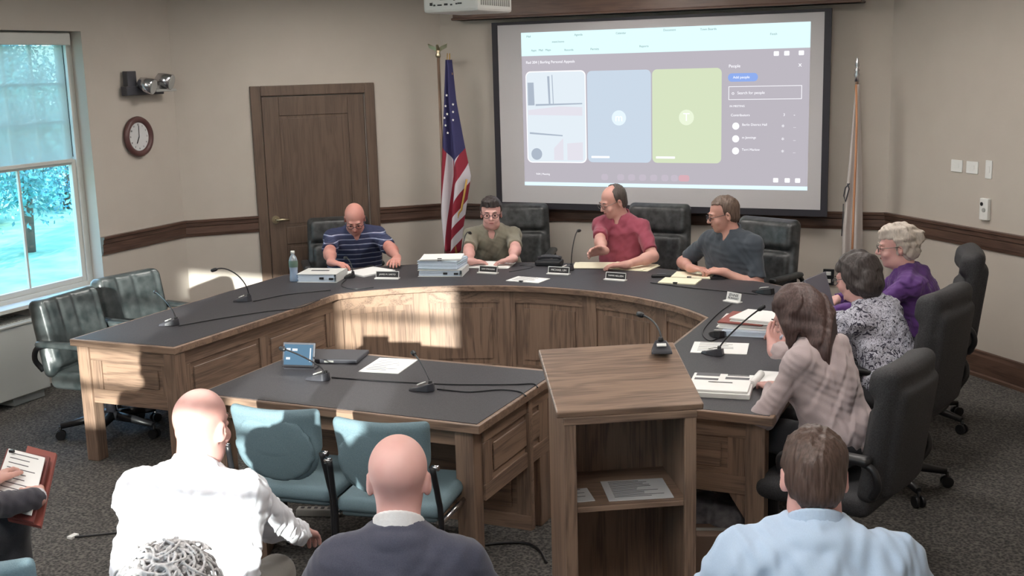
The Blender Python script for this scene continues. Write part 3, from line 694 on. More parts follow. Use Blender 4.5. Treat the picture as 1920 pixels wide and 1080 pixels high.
# lectern shelf
def lq(x, y, z): return tuple(onlect(x,y,z))
paper('paper', 'printed form lying on the lectern shelf', 'paper', lq(.055,.16,.6115), lang-R(2), .25, .21, .003, mat=plain('grey_paper', srgb(196,196,198), .7), lines=12)
paper('card', 'small pale card on the left of the lectern shelf', 'card', lq(-.165,.14,.6115), lang+R(3), .075, .135, .003, mat=bpy.data.materials['grey_paper'], lines=3)
def binder(label, pos, rz, w=.29, l=.27, t=.06, top=None, slot=True):
    o = thing('binder', label, 'binder', pos, rz)
    MB().box((0,0,.002), (w,l,.004)).box((0,0,t-.002), (w,l,.004)).box((w/2-.002,0,t/2), (.004,l,t)).build('cover', WHITEP, o, bevel=.001)
    mb = MB(); n = int(t/.009)
    for i in range(n): mb.box((-.008+random.uniform(-.004,.004), random.uniform(-.004,.004), .004+(t-.010)*(i+.5)/n), (w-.03,l-.02,(t-.010)/n*.93))
    mb.build('pages', plain('page_blue', srgb(206,218,232), .7) if 'page_blue' not in bpy.data.materials else bpy.data.materials['page_blue'], o)
    if slot: MB().box((-.02,.02,t+.0012), (w*.45,.03,.0012)).build('label_strip', INK, o)
    MB().box((w*.12,-l/2+.0,t*.5), (.03,.012,.014)).box((w*.36,-l/2+.0,t*.45), (.03,.012,.014)).build('ring', BLACK, o)
    return o
binder('thick white ring binder beside the water bottle', tp(605,524), R(14), .30, .25, .062)
b2 = at(832,513,TZ); binder('white binder at the bottom of the tall paper stack', tuple(b2), R(16), .33, .27, .05, slot=False)
paper('paper_stack', 'thick stack of papers on top of the white binder', 'paper stack', (b2[0]-.01,b2[1]+.01,b2[2]+.0515), R(10), .30, .26, .062, jitter=.006, mat=bpy.data.materials['page_blue'])
paper('paper_stack', 'loose curled sheets on the very top of the tall stack', 'paper stack', (b2[0],b2[1],b2[2]+.115), R(20), .30, .25, .014, jitter=.012, clip=True)
b3 = at(1415,622,TZ)
paper('paper_stack', 'lowest ream of bluish papers in the pile beside the brown haired woman', 'paper stack', tuple(b3), R(6), .32, .27, .03, jitter=.004, mat=bpy.data.materials['page_blue'])
paper('paper_stack', 'middle white papers in the pile beside the brown haired woman', 'paper stack', (b3[0]-.01,b3[1]+.02,b3[2]+.031), R(2), .34, .26, .03, jitter=.012)
paper('folder', 'red brown folder between the papers on the right arm', 'folder', (b3[0]-.05,b3[1]+.03,b3[2]+.0625), R(-3), .25, .30, .008, mat=REDF, jitter=.002)
paper('paper_stack', 'crumpled top sheets on the pile beside the brown haired woman', 'paper stack', (b3[0]+.05,b3[1]+.03,b3[2]+.0715), R(-8), .26, .26, .02, jitter=.02)
def nameplate(label, body, pos, rz, w=.17, h=.05, dark=True):
    o = thing('name_plate', label, 'name plate', pos, rz)
    f = BLACK if dark else WHITE
    MB().box((0,0,h/2+.004), (w,.006,h), rot=rotx(-.25)).build('plate', f, o)
    MB().box((0,-.012,.004), (w+.006,.05,.008)).build('base', WHITEP, o, bevel=.001)
    mb = MB()
    for (x, z, a, b_) in ((0,h/2-.0025,w,.005),(0,-h/2+.0025,w,.005),(-w/2+.002,0,.004,h),(w/2-.002,0,.004,h)):
        q_ = rotx(-.25)@np.array([x,-.0035,z]); mb.box(q_+np.array([0,0,h/2+.004]), (a,.002,b_), rot=rotx(-.25))
    if dark: mb.build('white_rim', WHITEP, o)
    q_ = rotx(-.25)@np.array([0,-.0042,0])+np.array([0,0,h/2+.004]); up = rotx(-.25)@np.array([0,0,1])
    for i, ln in enumerate(body.split('\n')):
        k_ = len(body.split('\n')); text('lettering', ln, min(.026,w*1.35/max(len(ln),1)), WHITEP if dark else INK, o, tuple(q_+up*((k_-1)/2-i)*.02), (1,0,0), tuple(up))
    return o
# plates face the audience side
nameplate('black name plate in front of the man in the striped shirt', 'JAMES M. SARTO', tp(727,522), R(12), .175)
nameplate('black name plate in front of the woman in the olive shirt', 'LIAM STRICKENS', tp(916,512), R(-2), .15)
nameplate('black name plate with white frame left of the man in red', 'MICHAEL LIN', tp(1048,514), R(0), .165)
nameplate('black name plate with white frame right of the man in red', 'TAMMI NELLEEN', tp(1155,525), R(-6), .155)
nameplate('white name card on the right bend of the desk', 'JENNIE\nMORRISSEY', tp(1376,566), R(-28), .115, .055, dark=False)

# bottle
bo = thing('water_bottle', 'clear plastic water bottle with white cap beside the ring binder', 'bottle', tp(552,527))
prof = [(0,.0),(.029,.0),(.032,.006),(.032,.03),(.029,.045),(.028,.075),(.031,.095),(.032,.12),(.031,.15),(.026,.172),(.015,.19),(.0125,.20),(.0125,.205)]
MB().lathe(prof, n=24).build('bottle_body', PET, bo)
MB().lathe([(0,.203),(.0145,.203),(.0145,.222),(0,.223)], n=20).build('cap', WHITEP, bo)
MB().lathe([(.0318,.105),(.0328,.12),(.0328,.15),(.0318,.152)], n=24).build('label', plain('bottle_label', srgb(90,112,100), .5), bo)
MB().lathe([(0,.003),(.027,.003),(.0285,.03),(.0265,.05),(.0262,.075),(.028,.10),(.0285,.11),(0,.11)], n=20).build('water', glassy('water', (.85,.92,1,1), .1, srgb(205,220,240), .45), bo)

# ------------------------------------------------------------------ microphones
def mic(label, base, yaw, tip, bow=(0,0,.08), stem=True, cord=None, s=1., basemat=None, screen_w=.075):
    base = np.array(base); o = thing('gooseneck_microphone', label, 'microphone', tuple(base), 0, 'gooseneck microphones')
    Rz = rotz(yaw); L, w_ = .125*s, .10*s
    # wedge base : tapered to the back where the neck rises
    pts = [(-w_/2,-L*.45),(w_/2,-L*.45),(w_*.48,-L*.1),(w_*.3,L*.35),(.0,L*.5),(-w_*.3,L*.35),(-w_*.48,-L*.1)]
    zt_ = [.012,.012,.02,.038,.042,.038,.02]
    n = len(pts); vs = [Rz@np.array([p[0],p[1],0.]) for p in pts]+[Rz@np.array([p[0]*.92,p[1]*.92,z]) for p, z in zip(pts, zt_)]
    MB().add(vs, [tuple(range(n))[::-1], tuple(range(n,2*n))]+[(i,(i+1)%n,(i+1)%n+n,i+n) for i in range(n)]).build('mic_base', basemat or SATIN, o, bevel=.004)
    c = Rz@np.array([0,-L*.12,.03]); MB().box(c, (.045*s,.022*s,.006), rot=Rz@rotx(.35)).build('talk_button', WHITEP, o, bevel=.002)
    nb = Rz@np.array([0,L*.32,.036])
    if stem:
        tipl = np.array(tip)-base; mid1 = nb+np.array(bow)*np.array([.2,.2,1.]); mid2 = nb*.35+tipl*.65+np.array(bow)*.8
        path = bez(nb, mid1, mid2, tipl, 14)
        MB().tube([nb-(0,0,.004), nb+(0,0,.015)], [.012,.009], 12).build('collar', BLACK, o)
        MB().tube(path, .0042, 8).build('gooseneck', BLACK, o)
        d = (path[-1]-path[-2]); d /= np.linalg.norm(d)
        MB().tube([tipl-d*.01, tipl, tipl+d*.014, tipl+d*.03, tipl+d*.036], [.006,.0115,.0125,.011,.004], 12).build('mic_head', BLACK, o)
    if cord is not None:
        MB().tube(spline([np.array(q)+(0,0,.004)-base for q in cord], 8), .0035, 6).build('cord', BLACK, o)
    return o
def tpn(*xy): return [at(x, y, T_) for x, y in xy]
mic('microphone at the outer end of the left arm', tp(320,609), R(-80), atv(292,548,5.75), bow=(0,-.02,.06), cord=tpn((335,612),(420,597),(500,585),(560,578),(600,563)))
mic('microphone halfway along the empty left arm with its head raised', tp(457,564), R(-80), atv(405,505,6.1), bow=(0,0,.12), cord=tpn((475,566),(540,553),(620,545)))
mic('microphone standing between the striped man and his binder', tp(655,521), R(-60), atv(650,484,7.2), bow=(0,0,.05), s=.7, cord=tpn((650,524),(640,536),(662,543),(700,540)), basemat=BLACK)
mic('microphone curving over the stack towards the woman in olive', tp(861,503), R(-90), atv(880,436,7.95), bow=(-.01,0,.14), s=.7)
mic('microphone standing upright in front of the man in red', tp(1062,506), R(-90), atv(1084,433,8.0), bow=(0,0,.12))
mic('low microphone base in front of the empty side of the dark polo man', tp(1435,549), R(-140), atv(1455,541,7.3), stem=False, s=1.3, cord=tpn((1420,553),(1370,548),(1290,540),(1220,531)), basemat=BLACK)
mic('microphone base lying beside the paper pile on the right arm', tp(1347,630), R(-160), (0,0,0), stem=False, cord=tpn((1350,634),(1330,640),(1318,622),(1345,590),(1372,570)), basemat=BLACK)
mic('microphone on the white sheet of the right arm leaning to the brown haired woman', tp(1340,664), R(-130), atv(1424,580,5.75), bow=(0,0,.03))
mic('left microphone on the witness table beside the tablet', tp(600,711), R(-100), atv(533,655,4.75), bow=(0,0,.03), cord=tpn((622,709),(720,716),(850,722),(960,722),(1000,721),(1008,728)))
mic('right microphone on the witness table', tp(795,731), R(-100), atv(777,664,4.85), bow=(0,0,.03), cord=tpn((820,731),(880,736),(940,732),(975,736),(986,744)))
lm = onlect(.165,.24,1.0-.031+.0345+slope*.24+.0)
lmz = at(1240,672,1.08)
mic('microphone standing on the sloping lectern top', (lmz[0],lmz[1],1.0-.005+.03*0+slope*((rotz(-lang)@(lmz-np.array([lc[0],lc[1],0])))[1])+.01), lang+R(-10), atv(1204,591,4.55), bow=(.04,0,.03), s=.85)

# tablet, flat case, laptop, phone
tb = at(562,690,TZ); o = thing('tablet', 'small tablet on a stand showing a bright screen', 'tablet', tuple(tb), R(12))
Rt = rotx(R(-18))
MB().box((0,.0,.07), (.175,.010,.125), rot=Rt).build('tablet_case', SATIN, o, bevel=.003)
disp = MB().box(Rt@np.array([.0,-.0062,.0])+np.array([0,0,.07]), (.155,.002,.105), rot=Rt).build('display', emis('tablet_screen', srgb(120,160,190), .75), o)
mb = MB()
for (x, z, w, h) in ((-.055,.025,.022,.015),(-.02,.025,.028,.012),(-.055,-.02,.022,.012),(.065,.0,.006,.07)): mb.box(Rt@np.array([x,-.0078,z])+np.array([0,0,.07]), (w,.001,h), rot=Rt)
mb.build('icon', emis('tablet_icons', (.9,.95,1,1), 1.1), disp)
MB().box((0,.04,.02), (.1,.01,.05), rot=rotx(R(40))).box((.01,-.0,.004), (.17,.06,.008)).build('stand', SATIN, o)
fc = at(630,672,TZ); o = thing('laptop', 'closed dark laptop lying behind the left witness microphone', 'laptop', tuple(fc), R(14))
MB().box((0,0,.012), (.30,.22,.022)).build('body', SATIN, o, bevel=.005); MB().box((.0,-.112,.012), (.05,.004,.01)).build('latch', GREYP, o)
lp = at(1545,588,TZ); lpz = R(78)
o = thing('laptop', 'open grey laptop seen from behind in front of the woman in floral', 'laptop', (lp[0]+.0,lp[1]+.0,TZ), lpz)
MB().box((0,-.11,.008), (.32,.22,.016)).build('keyboard_base', GREYP, o, bevel=.004)
lid = MB().box((0,.03,.115), (.32,.008,.225), rot=rotx(R(-16))).build('lid', plain('laptop_silver', srgb(122,122,132), .4), o, bevel=.003)
MB().box(rotx(R(-16))@np.array([0,.0046,.0])+np.array([0,.03,.115]), (.03,.001,.012), rot=rotx(R(-16))).build('badge', WHITEP, lid)
o = thing('laptop', 'black open laptop near the elbow of the woman in purple', 'laptop', (-1.20,6.97,TZ), R(84))
MB().box((0,-.11,.008), (.31,.21,.016)).build('keyboard_base', BLACK, o, bevel=.003); MB().box((0,.02,.09), (.31,.008,.19), rot=rotx(R(-24))).build('lid', SATIN, o, bevel=.003)
o = thing('conference_phone', 'black phone and cables between the olive woman and the man in red', 'phone', tp(1030,497), R(10))
MB().box((0,0,.02), (.20,.13,.04)).build('phone_body', BLACK, o, bevel=.012); MB().tube([(-.09,.02,.05),(-.05,.02,.062),(.05,.02,.062),(.09,.02,.05)], .014, 10).build('handset', SATIN, o)
tag(MB().tube(spline(tpn((955,510),(985,505),(1000,500),(975,498),(1010,495)), 6), .005, 6).build('cable', BLACK), 'dark cable bunched beside the phone on the curve', 'cable')
o = thing('phone', 'dark phone lying between the man in red and the dark polo man', 'phone', tp(1240,519), R(15)); MB().box((0,0,.01), (.14,.07,.02)).build('phone_body', BLACK, o, bevel=.008); MB().box((.0,0,.021), (.06,.04,.002)).build('phone_screen', SATIN, o)
tag(MB().box((0,0,.006), (.1,.055,.008), rot=rotz(R(20))).build('wallet', BLACK, origin=(0,0,0)), 'dark wallet lying right of the clasped hands', 'wallet').location = tp(1345,523)

# ------------------------------------------------------------------ executive chairs
def exec_chair(label, leather, top=1.08, seat=.47, w=.54, tilt=10, tuft=True, rear_cushion=False, vert=False):
    o = thing('executive_chair', label, 'chair', (0,0,0))
    f = Fld((-.31,-.32,seat-.14),(.31,.32,seat+.08),.012)
    f.rbox((0,.02,seat-.02),(.265,.26,.055),.05,k=0).rbox((0,.20,seat-.03),(.25,.08,.05),.05,k=.03)
    f.mesh('seat', leather, o)
    tl = R(tilt); hb = (top-seat)/math.cos(tl); Rb = rotx(tl)       # back leans to -y
    f = Fld((-.34,-.62,seat-.05),(.34,-.08,top+.04),.012)
    c = np.array([0,-.235,seat]); ax = Rb@np.array([0,0,1.]); nrm = Rb@np.array([0,1.,0])
    f.rbox(c+ax*hb*.5,(w/2,.045,hb*.5),.045,rot=Rb,bend=.35,taper=-.05)
    if vert:
        f.rbox(c+ax*hb*.54+nrm*.04,(w/2-.015,.05,hb*.45),.05,rot=Rb,k=.015,bend=.35)
        for x in (-.20,-.03,.10,.21): f.cap(c+ax*hb*.1+nrm*(.108)+(x,.35*x*x,0), c+ax*hb*1.02+nrm*.09+(x*1.03,.35*x*x,0), .011, k=.018, op='sub')
    elif tuft:
        f.rbox(c+ax*hb*.80+nrm*.035,(w/2-.03,.045,hb*.17),.045,rot=Rb,k=.015,bend=.35)
        f.rbox(c+ax*hb*.36+nrm*.04,(w/2-.04,.045,hb*.25),.045,rot=Rb,k=.015,bend=.35)
        for x in (-.09,.09): f.cap(c+ax*hb*.1+nrm*.105+(x,0,0), c+ax*hb*.97+nrm*.1+(x*1.05,0,0), .014, k=.015, op='sub')
    else:
        f.rbox(c+ax*hb*.86+nrm*.03,(w/2-.02,.06,hb*.12),.055,rot=Rb,k=.02,bend=.35)
        f.rbox(c+ax*hb*.42+nrm*.03,(w/2-.05,.05,hb*.27),.05,rot=Rb,k=.02,bend=.35)
        f.cap(c+ax*hb*.72-nrm*.052+(-w/2,0.02,0), c+ax*hb*.72-nrm*.052+(w/2,.02,0), .012, k=.02, op='sub')
    if rear_cushion: f.rbox(c+ax*hb*.45-nrm*.03,(w/2-.04,.045,hb*.42),.04,rot=Rb,k=.01,bend=.35)
    f.mesh('backrest', leather, o)
    for s in (-1, 1):
        x = s*(.30); z = seat+.21
        MB().tube(spline([(x*.9,-.26,seat+.05),(x,-.29,seat+.13),(x,-.24,z),(x,-.04,z+.01),(x,.11,z-.02),(x,.13,z-.09),(x*.97,.06,seat-.02),(x*.85,.02,seat-.06)],5), .017, 10).build('arm_frame', BLACK, o)
        g = Fld((x-.06,-.30,z-.03),(x+.06,.18,z+.06),.010); g.rbox((x,-.075,z+.016),(.034,.185,.020),.019,k=0,bend=0.); g.mesh('arm_pad', leather if tuft else BLACK, o)
    MB().tube([(0,0,.12),(0,0,.30)], .032, 16).tube([(0,0,.28),(0,0,seat-.07)], .02, 14).box((0,0,seat-.085),(.22,.26,.03)).build('gas_column', DKMETAL, o)
    for i in range(5):
        a = R(18+72*i); d = np.array([math.cos(a), math.sin(a), 0])
        lg = MB().tube([d*.02+(0,0,.125), d*.16+(0,0,.11), d*.31+(0,0,.085)], [.032,.026,.018], 8).build('base_leg', BLACK, o)
        e = d*.315; p = np.array([-d[1], d[0], 0])
        MB().tube([e-p*.026+(0,0,.03), e-p*.008+(0,0,.03)], .03, 16).tube([e+p*.008+(0,0,.03), e+p*.026+(0,0,.03)], .03, 16).tube([e+(0,0,.03), e+(0,0,.085)], .009, 8).build('caster', BLACK, lg)
    return o
def place(o, x, y, az, z=0): o.location = (x, y, z); o.rotation_euler = (0,0,R(az)-PI/2); return o
GL = 'empty leather chairs along the left arm'; GB = 'leather chairs behind the desk'; GR = 'high backed chairs along the right arm'
e1 = exec_chair('empty green black leather chair closest to the table leg of the left arm', LEATHG, top=.90, seat=.42, w=.56, tilt=12, vert=True); e1['group'] = GL
place(e1, -5.30, 5.44, 4)
e2 = copy_tree(e1); e2['label'] = 'empty green black leather chair beside the lit wall patch'; place(e2, -5.42, 6.06, -8)
r1 = exec_chair('black leather chair behind the bald man in the striped shirt', LEATHER, top=1.06, seat=.46, w=.54, tilt=9); r1['group'] = GB
RC = [(-5.22,8.10,-52,'',-.04,None), (-3.93,8.68,-75,'black leather chair behind the woman in the olive shirt',.025,None), (-2.76,8.62,-92,'black leather chair behind the man in the red polo',.06,None), (-1.91,8.28,-112,'black leather chair behind the man in the dark polo',.02,None)]
for i, (x, y, a, lb, dz, _) in enumerate(RC):
    c_ = r1 if i == 0 else copy_tree(r1); place(c_, x, y, a); c_.scale = (1,1,1+dz)
    if lb: c_['label'] = lb
h1 = exec_chair('high backed dark chair of the woman in the pale jumper', FABD, top=1.10, seat=.47, w=.50, tilt=7, tuft=False, rear_cushion=True); h1['group'] = GR
for i, (x, y, a, lb, sz) in enumerate(((-.735,5.0,166,'',.92), (-.657,6.14,163,'high backed dark chair of the woman in the floral blouse',1.), (-.62,7.34,188,'high backed dark chair of the woman in purple',1.))):
    c_ = h1 if i == 0 else copy_tree(h1); place(c_, x, y, a); c_.scale = (1,1,sz)
    if lb: c_['label'] = lb

# ------------------------------------------------------------------ teal stacking chairs
def teal_chair(label):
    o = thing('stacking_chair', label, 'chair', (0,0,0), 0, 'teal stacking chairs')
    f = Fld((-.28,-.28,.38),(.28,.28,.50),.011); f.rbox((0,0,.445),(.235,.225,.035),.034,bend=.0).mesh('seat', TEAL, o)
    Rb = rotx(R(12)); f = Fld((-.30,-.44,.50),(.30,-.12,.88),.010)
    f.rbox((0,-.262,.735),(.205,.028,.105),.027,rot=Rb,bend=.9,taper=.04).ell((0,-.238,.635),(.195,.034,.145),rot=Rb,k=.03)
    f.mesh('backrest', TEAL, o)
    f = Fld((-.26,-.44,.42),(.26,-.1,.80),.011); f.ell((0,-.262,.665),(.19,.020,.165),rot=Rb); f.mesh('back_shell', TEAL, o)
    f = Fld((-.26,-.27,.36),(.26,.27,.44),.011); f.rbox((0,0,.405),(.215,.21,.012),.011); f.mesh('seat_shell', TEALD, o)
    for s in (-1,1):
        MB().tube(spline([(s*.235,-.235,.0),(s*.235,-.215,.40),(s*.232,-.235,.52),(s*.225,-.27,.66)],5), .0125, 10).build('leg', BLACK, o)
        MB().tube(spline([(s*.235,.22,.0),(s*.235,.20,.38),(s*.225,.17,.415),(s*.21,.05,.418)],5), .0125, 10).build('leg', BLACK, o)
        MB().tube([(s*.235,-.215,.40),(s*.235,.2,.385)], .011, 10).build('side_rail', CHROME, o)
        MB().tube([(s*.22,-.26,.655),(s*.25,-.262,.655)],.012,10).build('end_cap', CHROME, o)
    return o
tc = teal_chair('teal stacking chair at the witness table behind the white shirted man')
place(tc, -2.955, 4.18, 97)
TCH = [(-2.435,4.17,99,'teal stacking chair at the witness table with a lit upper corner'),
       (-2.96,2.52,112,'empty teal chair in the front audience row'),
       (-2.38,2.46,112,'teal chair of the bald man in the white shirt'),
       (-1.50,2.36,112,'teal chair of the bald man in the navy jacket'),
       (-.52,2.62,108,'teal chair of the man in the light blue shirt'),
       (-3.66,2.52,100,'teal chair of the man in the dark suit with the red folders'),
       (-1.72,1.66,112,'teal chair of the person with curly grey hair')]
for x, y, a, lb in TCH: c_ = copy_tree(tc); c_['label'] = lb; place(c_, x, y, a)

# ------------------------------------------------------------------ flags
def us_flag():
    hp = (-4.66, 8.86); o = thing('american_flag', 'furled american flag with gold fringe beside the dark door', 'flag', (hp[0],hp[1],0))
    MB().lathe([(0,0),(.16,0),(.16,.02),(.10,.05),(.03,.08),(.02,.12),(0,.12)], n=32).build('stand', BRASS, o)
    MB().tube([(0,0,.05),(0,0,2.32)], .0125, 12).build('pole', oak('flag_pole_wood', 2), o)
    q = lambda x, y: (atv(x, y, hp[1])-np.array([hp[0],hp[1],0]))
    MB().lathe([(0,2.32),(.02,2.32),(.024,2.34),(.012,2.355),(.02,2.37),(.012,2.385),(.0,2.39)], n=16).build('finial_ball', BRASS, o)
    mb = MB()
    for s in (-1,1):
        mb.add([(0,0,2.385),(s*.03,-.005,2.41),(s*.09,-.01,2.43),(s*.085,0.0,2.40),(s*.03,.005,2.375),(0,.012,2.37),(0,.012,2.39),(s*.09,.0,2.435)], [(0,1,4,5),(1,2,3,4),(0,1,7),(1,2,7),(6,7,3,4)])
    mb.tube([(0,0,2.375),(0,-.01,2.42),(.012,-.03,2.425)], [.016,.012,.004], 8); mb.build('eagle', BRASS, o)
    # cloth : s across, t down, silhouette sampled from the drape
    L_ = [(840,112),(838,190),(836,265),(834,330),(834,400),(838,440),(842,468)]
    Rr = [(849,112),(856,190),(869,265),(881,330),(872,392),(866,432),(862,474)]
    n, mm = 40, 44; V = np.zeros((mm+1, n+1, 3)); UV = np.zeros((mm+1, n+1, 2))
    for j in range(mm+1):
        t = j/mm*(len(L_)-1); i = min(int(t), len(L_)-2); fr = t-i
        a = q(L_[i][0]*(1-fr)+L_[i+1][0]*fr, L_[i][1]*(1-fr)+L_[i+1][1]*fr); b_ = q(Rr[i][0]*(1-fr)+Rr[i+1][0]*fr, Rr[i][1]*(1-fr)+Rr[i+1][1]*fr)
        tt = j/mm
        for k_ in range(n+1):
            s = k_/n; p = a*(1-s)+b_*s
            amp = .012+.04*min(1, tt*2.)
            p = p+np.array([0, -.03-amp*math.sin(s*PI*3.2+.6)-.03*math.sin(s*PI), 0]); V[j,k_] = p
            UV[j,k_] = (s, tt)
    me = bpy.data.meshes.new('flag_cloth'); vs = V.reshape(-1,3).tolist(); W1 = n+1
    fs = [(j*W1+k_, j*W1+k_+1, (j+1)*W1+k_+1, (j+1)*W1+k_) for j in range(mm) for k_ in range(n)]
    me.from_pydata(vs, [], fs); uv = me.uv_layers.new(name='UVMap')
    for l_ in me.loops: uv.data[l_.index].uv = UV.reshape(-1,2)[l_.vertex_index]
    for p in me.polygons: p.use_smooth = True
    t = NT('flag_stripes'); uvn = t.n('ShaderNodeUVMap'); sx = t.n('ShaderNodeSeparateXYZ'); t.l(uvn.outputs[0], sx.inputs[0])
    def M(op, a, b=None, c=None):
        x = t.n('ShaderNodeMath', operation=op)
        for i, v in enumerate((a,b,c)):
            if v is None: continue
            if isinstance(v, (int,float)): x.inputs[i].default_value = v
            else: t.l(v, x.inputs[i])
        return x.outputs[0]
    s_, t_ = sx.outputs[0], sx.outputs[1]
    # left fold: steep stripes, right folds: slanting stripes
    left = M('ADD', M('MULTIPLY', s_, 4.6), M('MULTIPLY', t_, 2.6)); right = M('ADD', M('MULTIPLY', s_, 3.2), M('MULTIPLY', t_, 11.))
    isr = M('GREATER_THAN', M('ADD', s_, M('MULTIPLY', t_, -.10)), .52)
    st = M('ADD', M('MULTIPLY', left, M('SUBTRACT', 1., isr)), M('MULTIPLY', right, isr))
    band = M('GREATER_THAN', M('FRACT', M('MULTIPLY', st, .5)), .5)
    cant = M('LESS_THAN', t_, M('ADD', .445, M('MULTIPLY', M('ABSOLUTE', M('SUBTRACT', s_, .55)), -.18)))
    mx = t.n('ShaderNodeMixRGB'); mx.inputs[1].default_value = srgb(202,196,202); mx.inputs[2].default_value = srgb(140,34,52); t.l(band, mx.inputs[0])
    m2 = t.n('ShaderNodeMixRGB'); m2.inputs[2].default_value = srgb(50,48,92); t.l(cant, m2.inputs[0]); t.l(mx.outputs[0], m2.inputs[1])
    t.l(m2.outputs[0], t.p.inputs['Base Color']); t.p.inputs['Roughness'].default_value = .75
    me.materials.append(t.m); cl = bpy.data.objects.new('flag_cloth', me); C.objects.link(cl); cl.parent = o
    md = cl.modifiers.new('s', 'SOLIDIFY'); md.thickness = .003
    for (x, y) in ((844,198),(858,195),(847,213),(858,209),(842,220),(858,224),(844,234),(848,248),(846,178)):
        c = q(x, y)+np.array([0,-.085,0]); pts = []
        for i in range(10): r_ = .013 if i%2 == 0 else .0055; a = R(90+36*i); pts.append((c[0]+r_*math.cos(a), c[2]+r_*math.sin(a)))
        quadz(MB(), pts, c[1]+.0).build('star', WHITEP, cl)
    MB().tube([q(841,100)+(0,-.02,0), q(839,150)+(0,-.02,0), q(837,185)+(0,-.03,0)], .004, 6).tube([q(846,100)+(0,-.03,0), q(846,120)+(0,-.03,0), q(851,140)+(0,-.03,0)], .005, 6).build('gold_cord', plain('gold_fringe', srgb(178,140,72), .6), o)
    fr = MB().tube([q(x, y)+(0,-.06,0) for x, y in ((881,335),(876,365),(871,392),(866,398),(860,420),(856,445),(862,474))], .009, 8).tube([q(x, y)+(0,-.055,0) for x, y in ((842,468),(850,476),(862,474))], .010, 8)
    fr.build('fringe', bpy.data.materials['gold_fringe'], cl)
    MB().add([q(843,468)+(0,-.07,0), q(862,474)+(0,-.07,0), q(858,500)+(0,-.06,0), q(848,515)+(0,-.06,0), q(843,468)+(0,-.05,0), q(862,474)+(0,-.05,0), q(858,500)+(0,-.04,0), q(848,515)+(0,-.04,0)], [(0,1,2,3),(7,6,5,4),(0,1,5,4),(1,2,6,5),(2,3,7,6),(3,0,4,7)]).build('lower_fold', plain('flag_red', srgb(120,50,55), .8), cl)
us_flag()
def state_flag():
    hp = (-1.28, 9.12); o = thing('white_flag', 'furled white flag with gold fringe right of the screen', 'flag', (hp[0],hp[1],0))
    MB().lathe([(0,0),(.16,0),(.16,.02),(.10,.05),(.03,.08),(.02,.12),(0,.12)], n=32).build('stand', BRASS, o)
    MB().tube([(0,0,.05),(0,0,2.06)], .0125, 12).build('pole', bpy.data.materials['flag_pole_wood'], o)
    MB().lathe([(0,2.05),(.018,2.05),(.013,2.08),(.022,2.10),(.012,2.12),(.02,2.135),(.008,2.15),(.016,2.17),(.01,2.2),(0,2.235)], n=14).build('spear_finial', CHROME, o)
    q = lambda x, y: (atv(x, y, hp[1])-np.array([hp[0],hp[1],0]))
    L_ = [(1606,158),(1600,230),(1594,300),(1588,360),(1582,430),(1580,500),(1580,560)]
    Rr = [(1613,158),(1614,230),(1616,300),(1617,360),(1617,430),(1617,500),(1617,560)]
    n, mm = 30, 30; vs = []
    for j in range(mm+1):
        t = j/mm*(len(L_)-1); i = min(int(t), len(L_)-2); fr = t-i
        a = q(L_[i][0]*(1-fr)+L_[i+1][0]*fr, L_[i][1]*(1-fr)+L_[i+1][1]*fr); b_ = q(Rr[i][0]*(1-fr)+Rr[i+1][0]*fr, Rr[i][1]*(1-fr)+Rr[i+1][1]*fr)
        for k_ in range(n+1):
            s = k_/n; p = a*(1-s)+b_*s; vs.append(tuple(p+np.array([0,-.03-(.01+.03*j/mm)*math.sin(s*PI*3.4+.3)-.02*math.sin(s*PI),0])))
    me = bpy.data.meshes.new('flag_cloth'); W1 = n+1
    me.from_pydata(vs, [], [(j*W1+k_, j*W1+k_+1, (j+1)*W1+k_+1, (j+1)*W1+k_) for j in range(mm) for k_ in range(n)])
    for p in me.polygons: p.use_smooth = True
    me.materials.append(plain('flag_white', srgb(196,188,184), .8)); cl = bpy.data.objects.new('flag_cloth', me); C.objects.link(cl); cl.parent = o; cl.modifiers.new('s','SOLIDIFY').thickness = .003
    MB().tube([q(x,y)+(0,-.075,0) for x, y in ((1608,158),(1609,230),(1607,300),(1604,370),(1602,430),(1599,500))], .008, 8).build('fringe', plain('pale_gold', srgb(196,140,104), .7), cl)
    MB().tube([q(x,y)+(0,-.08,0) for x, y in ((1596,342),(1588,350),(1585,365),(1588,376),(1595,352),(1592,342))], .005, 8).tube([q(x,y)+(0,-.07,0) for x, y in ((1584,380),(1583,410),(1581,440))], .004, 6).build('emblem', SATIN, cl)
state_flag()

# ------------------------------------------------------------------ floor clutter
ps = at(597,966,0); o = thing('power_strip', 'beige power strip on the carpet under the witness table', 'power strip', tuple(ps), R(18))
MB().box((0,0,.02), (.22,.05,.04)).build('strip_body', GREYP, o, bevel=.006)
mb = MB(); [mb.box((-.08+i*.035,0,.041), (.018,.02,.002)) for i in range(5)]; mb.build('socket', INK, o)
fp = lambda l, z=.008: [at(x, y, z) for x, y in l]
tag(MB().tube(spline(fp([(555,972),(530,966),(505,955),(480,945),(470,950)]),6), .006, 6).build('cable', GREYP), 'pale cable running left from the power strip', 'cable')
tag(MB().tube(spline(fp([(575,943),(550,936),(530,923),(505,926),(480,935)]),6), .006, 6).build('cable', GREYP), 'pale cable looping above the power strip', 'cable')
tag(MB().tube(spline(fp([(555,974),(525,974),(500,973),(475,978)]),6), .006, 6).build('cable', GREYP), 'pale cable lying lowest beside the power strip', 'cable')
tag(MB().tube(spline(fp([(905,1022),(940,1018),(985,1018),(1010,1030),(1025,1055)]),6), .006, 6).build('cable', BLACK), 'black cable on the carpet left of the lectern', 'cable')
o = thing('floor_cable', 'black cable with a white plug tag beside the dark suited knees', 'cable', tuple(at(140,1008,0)), 0)
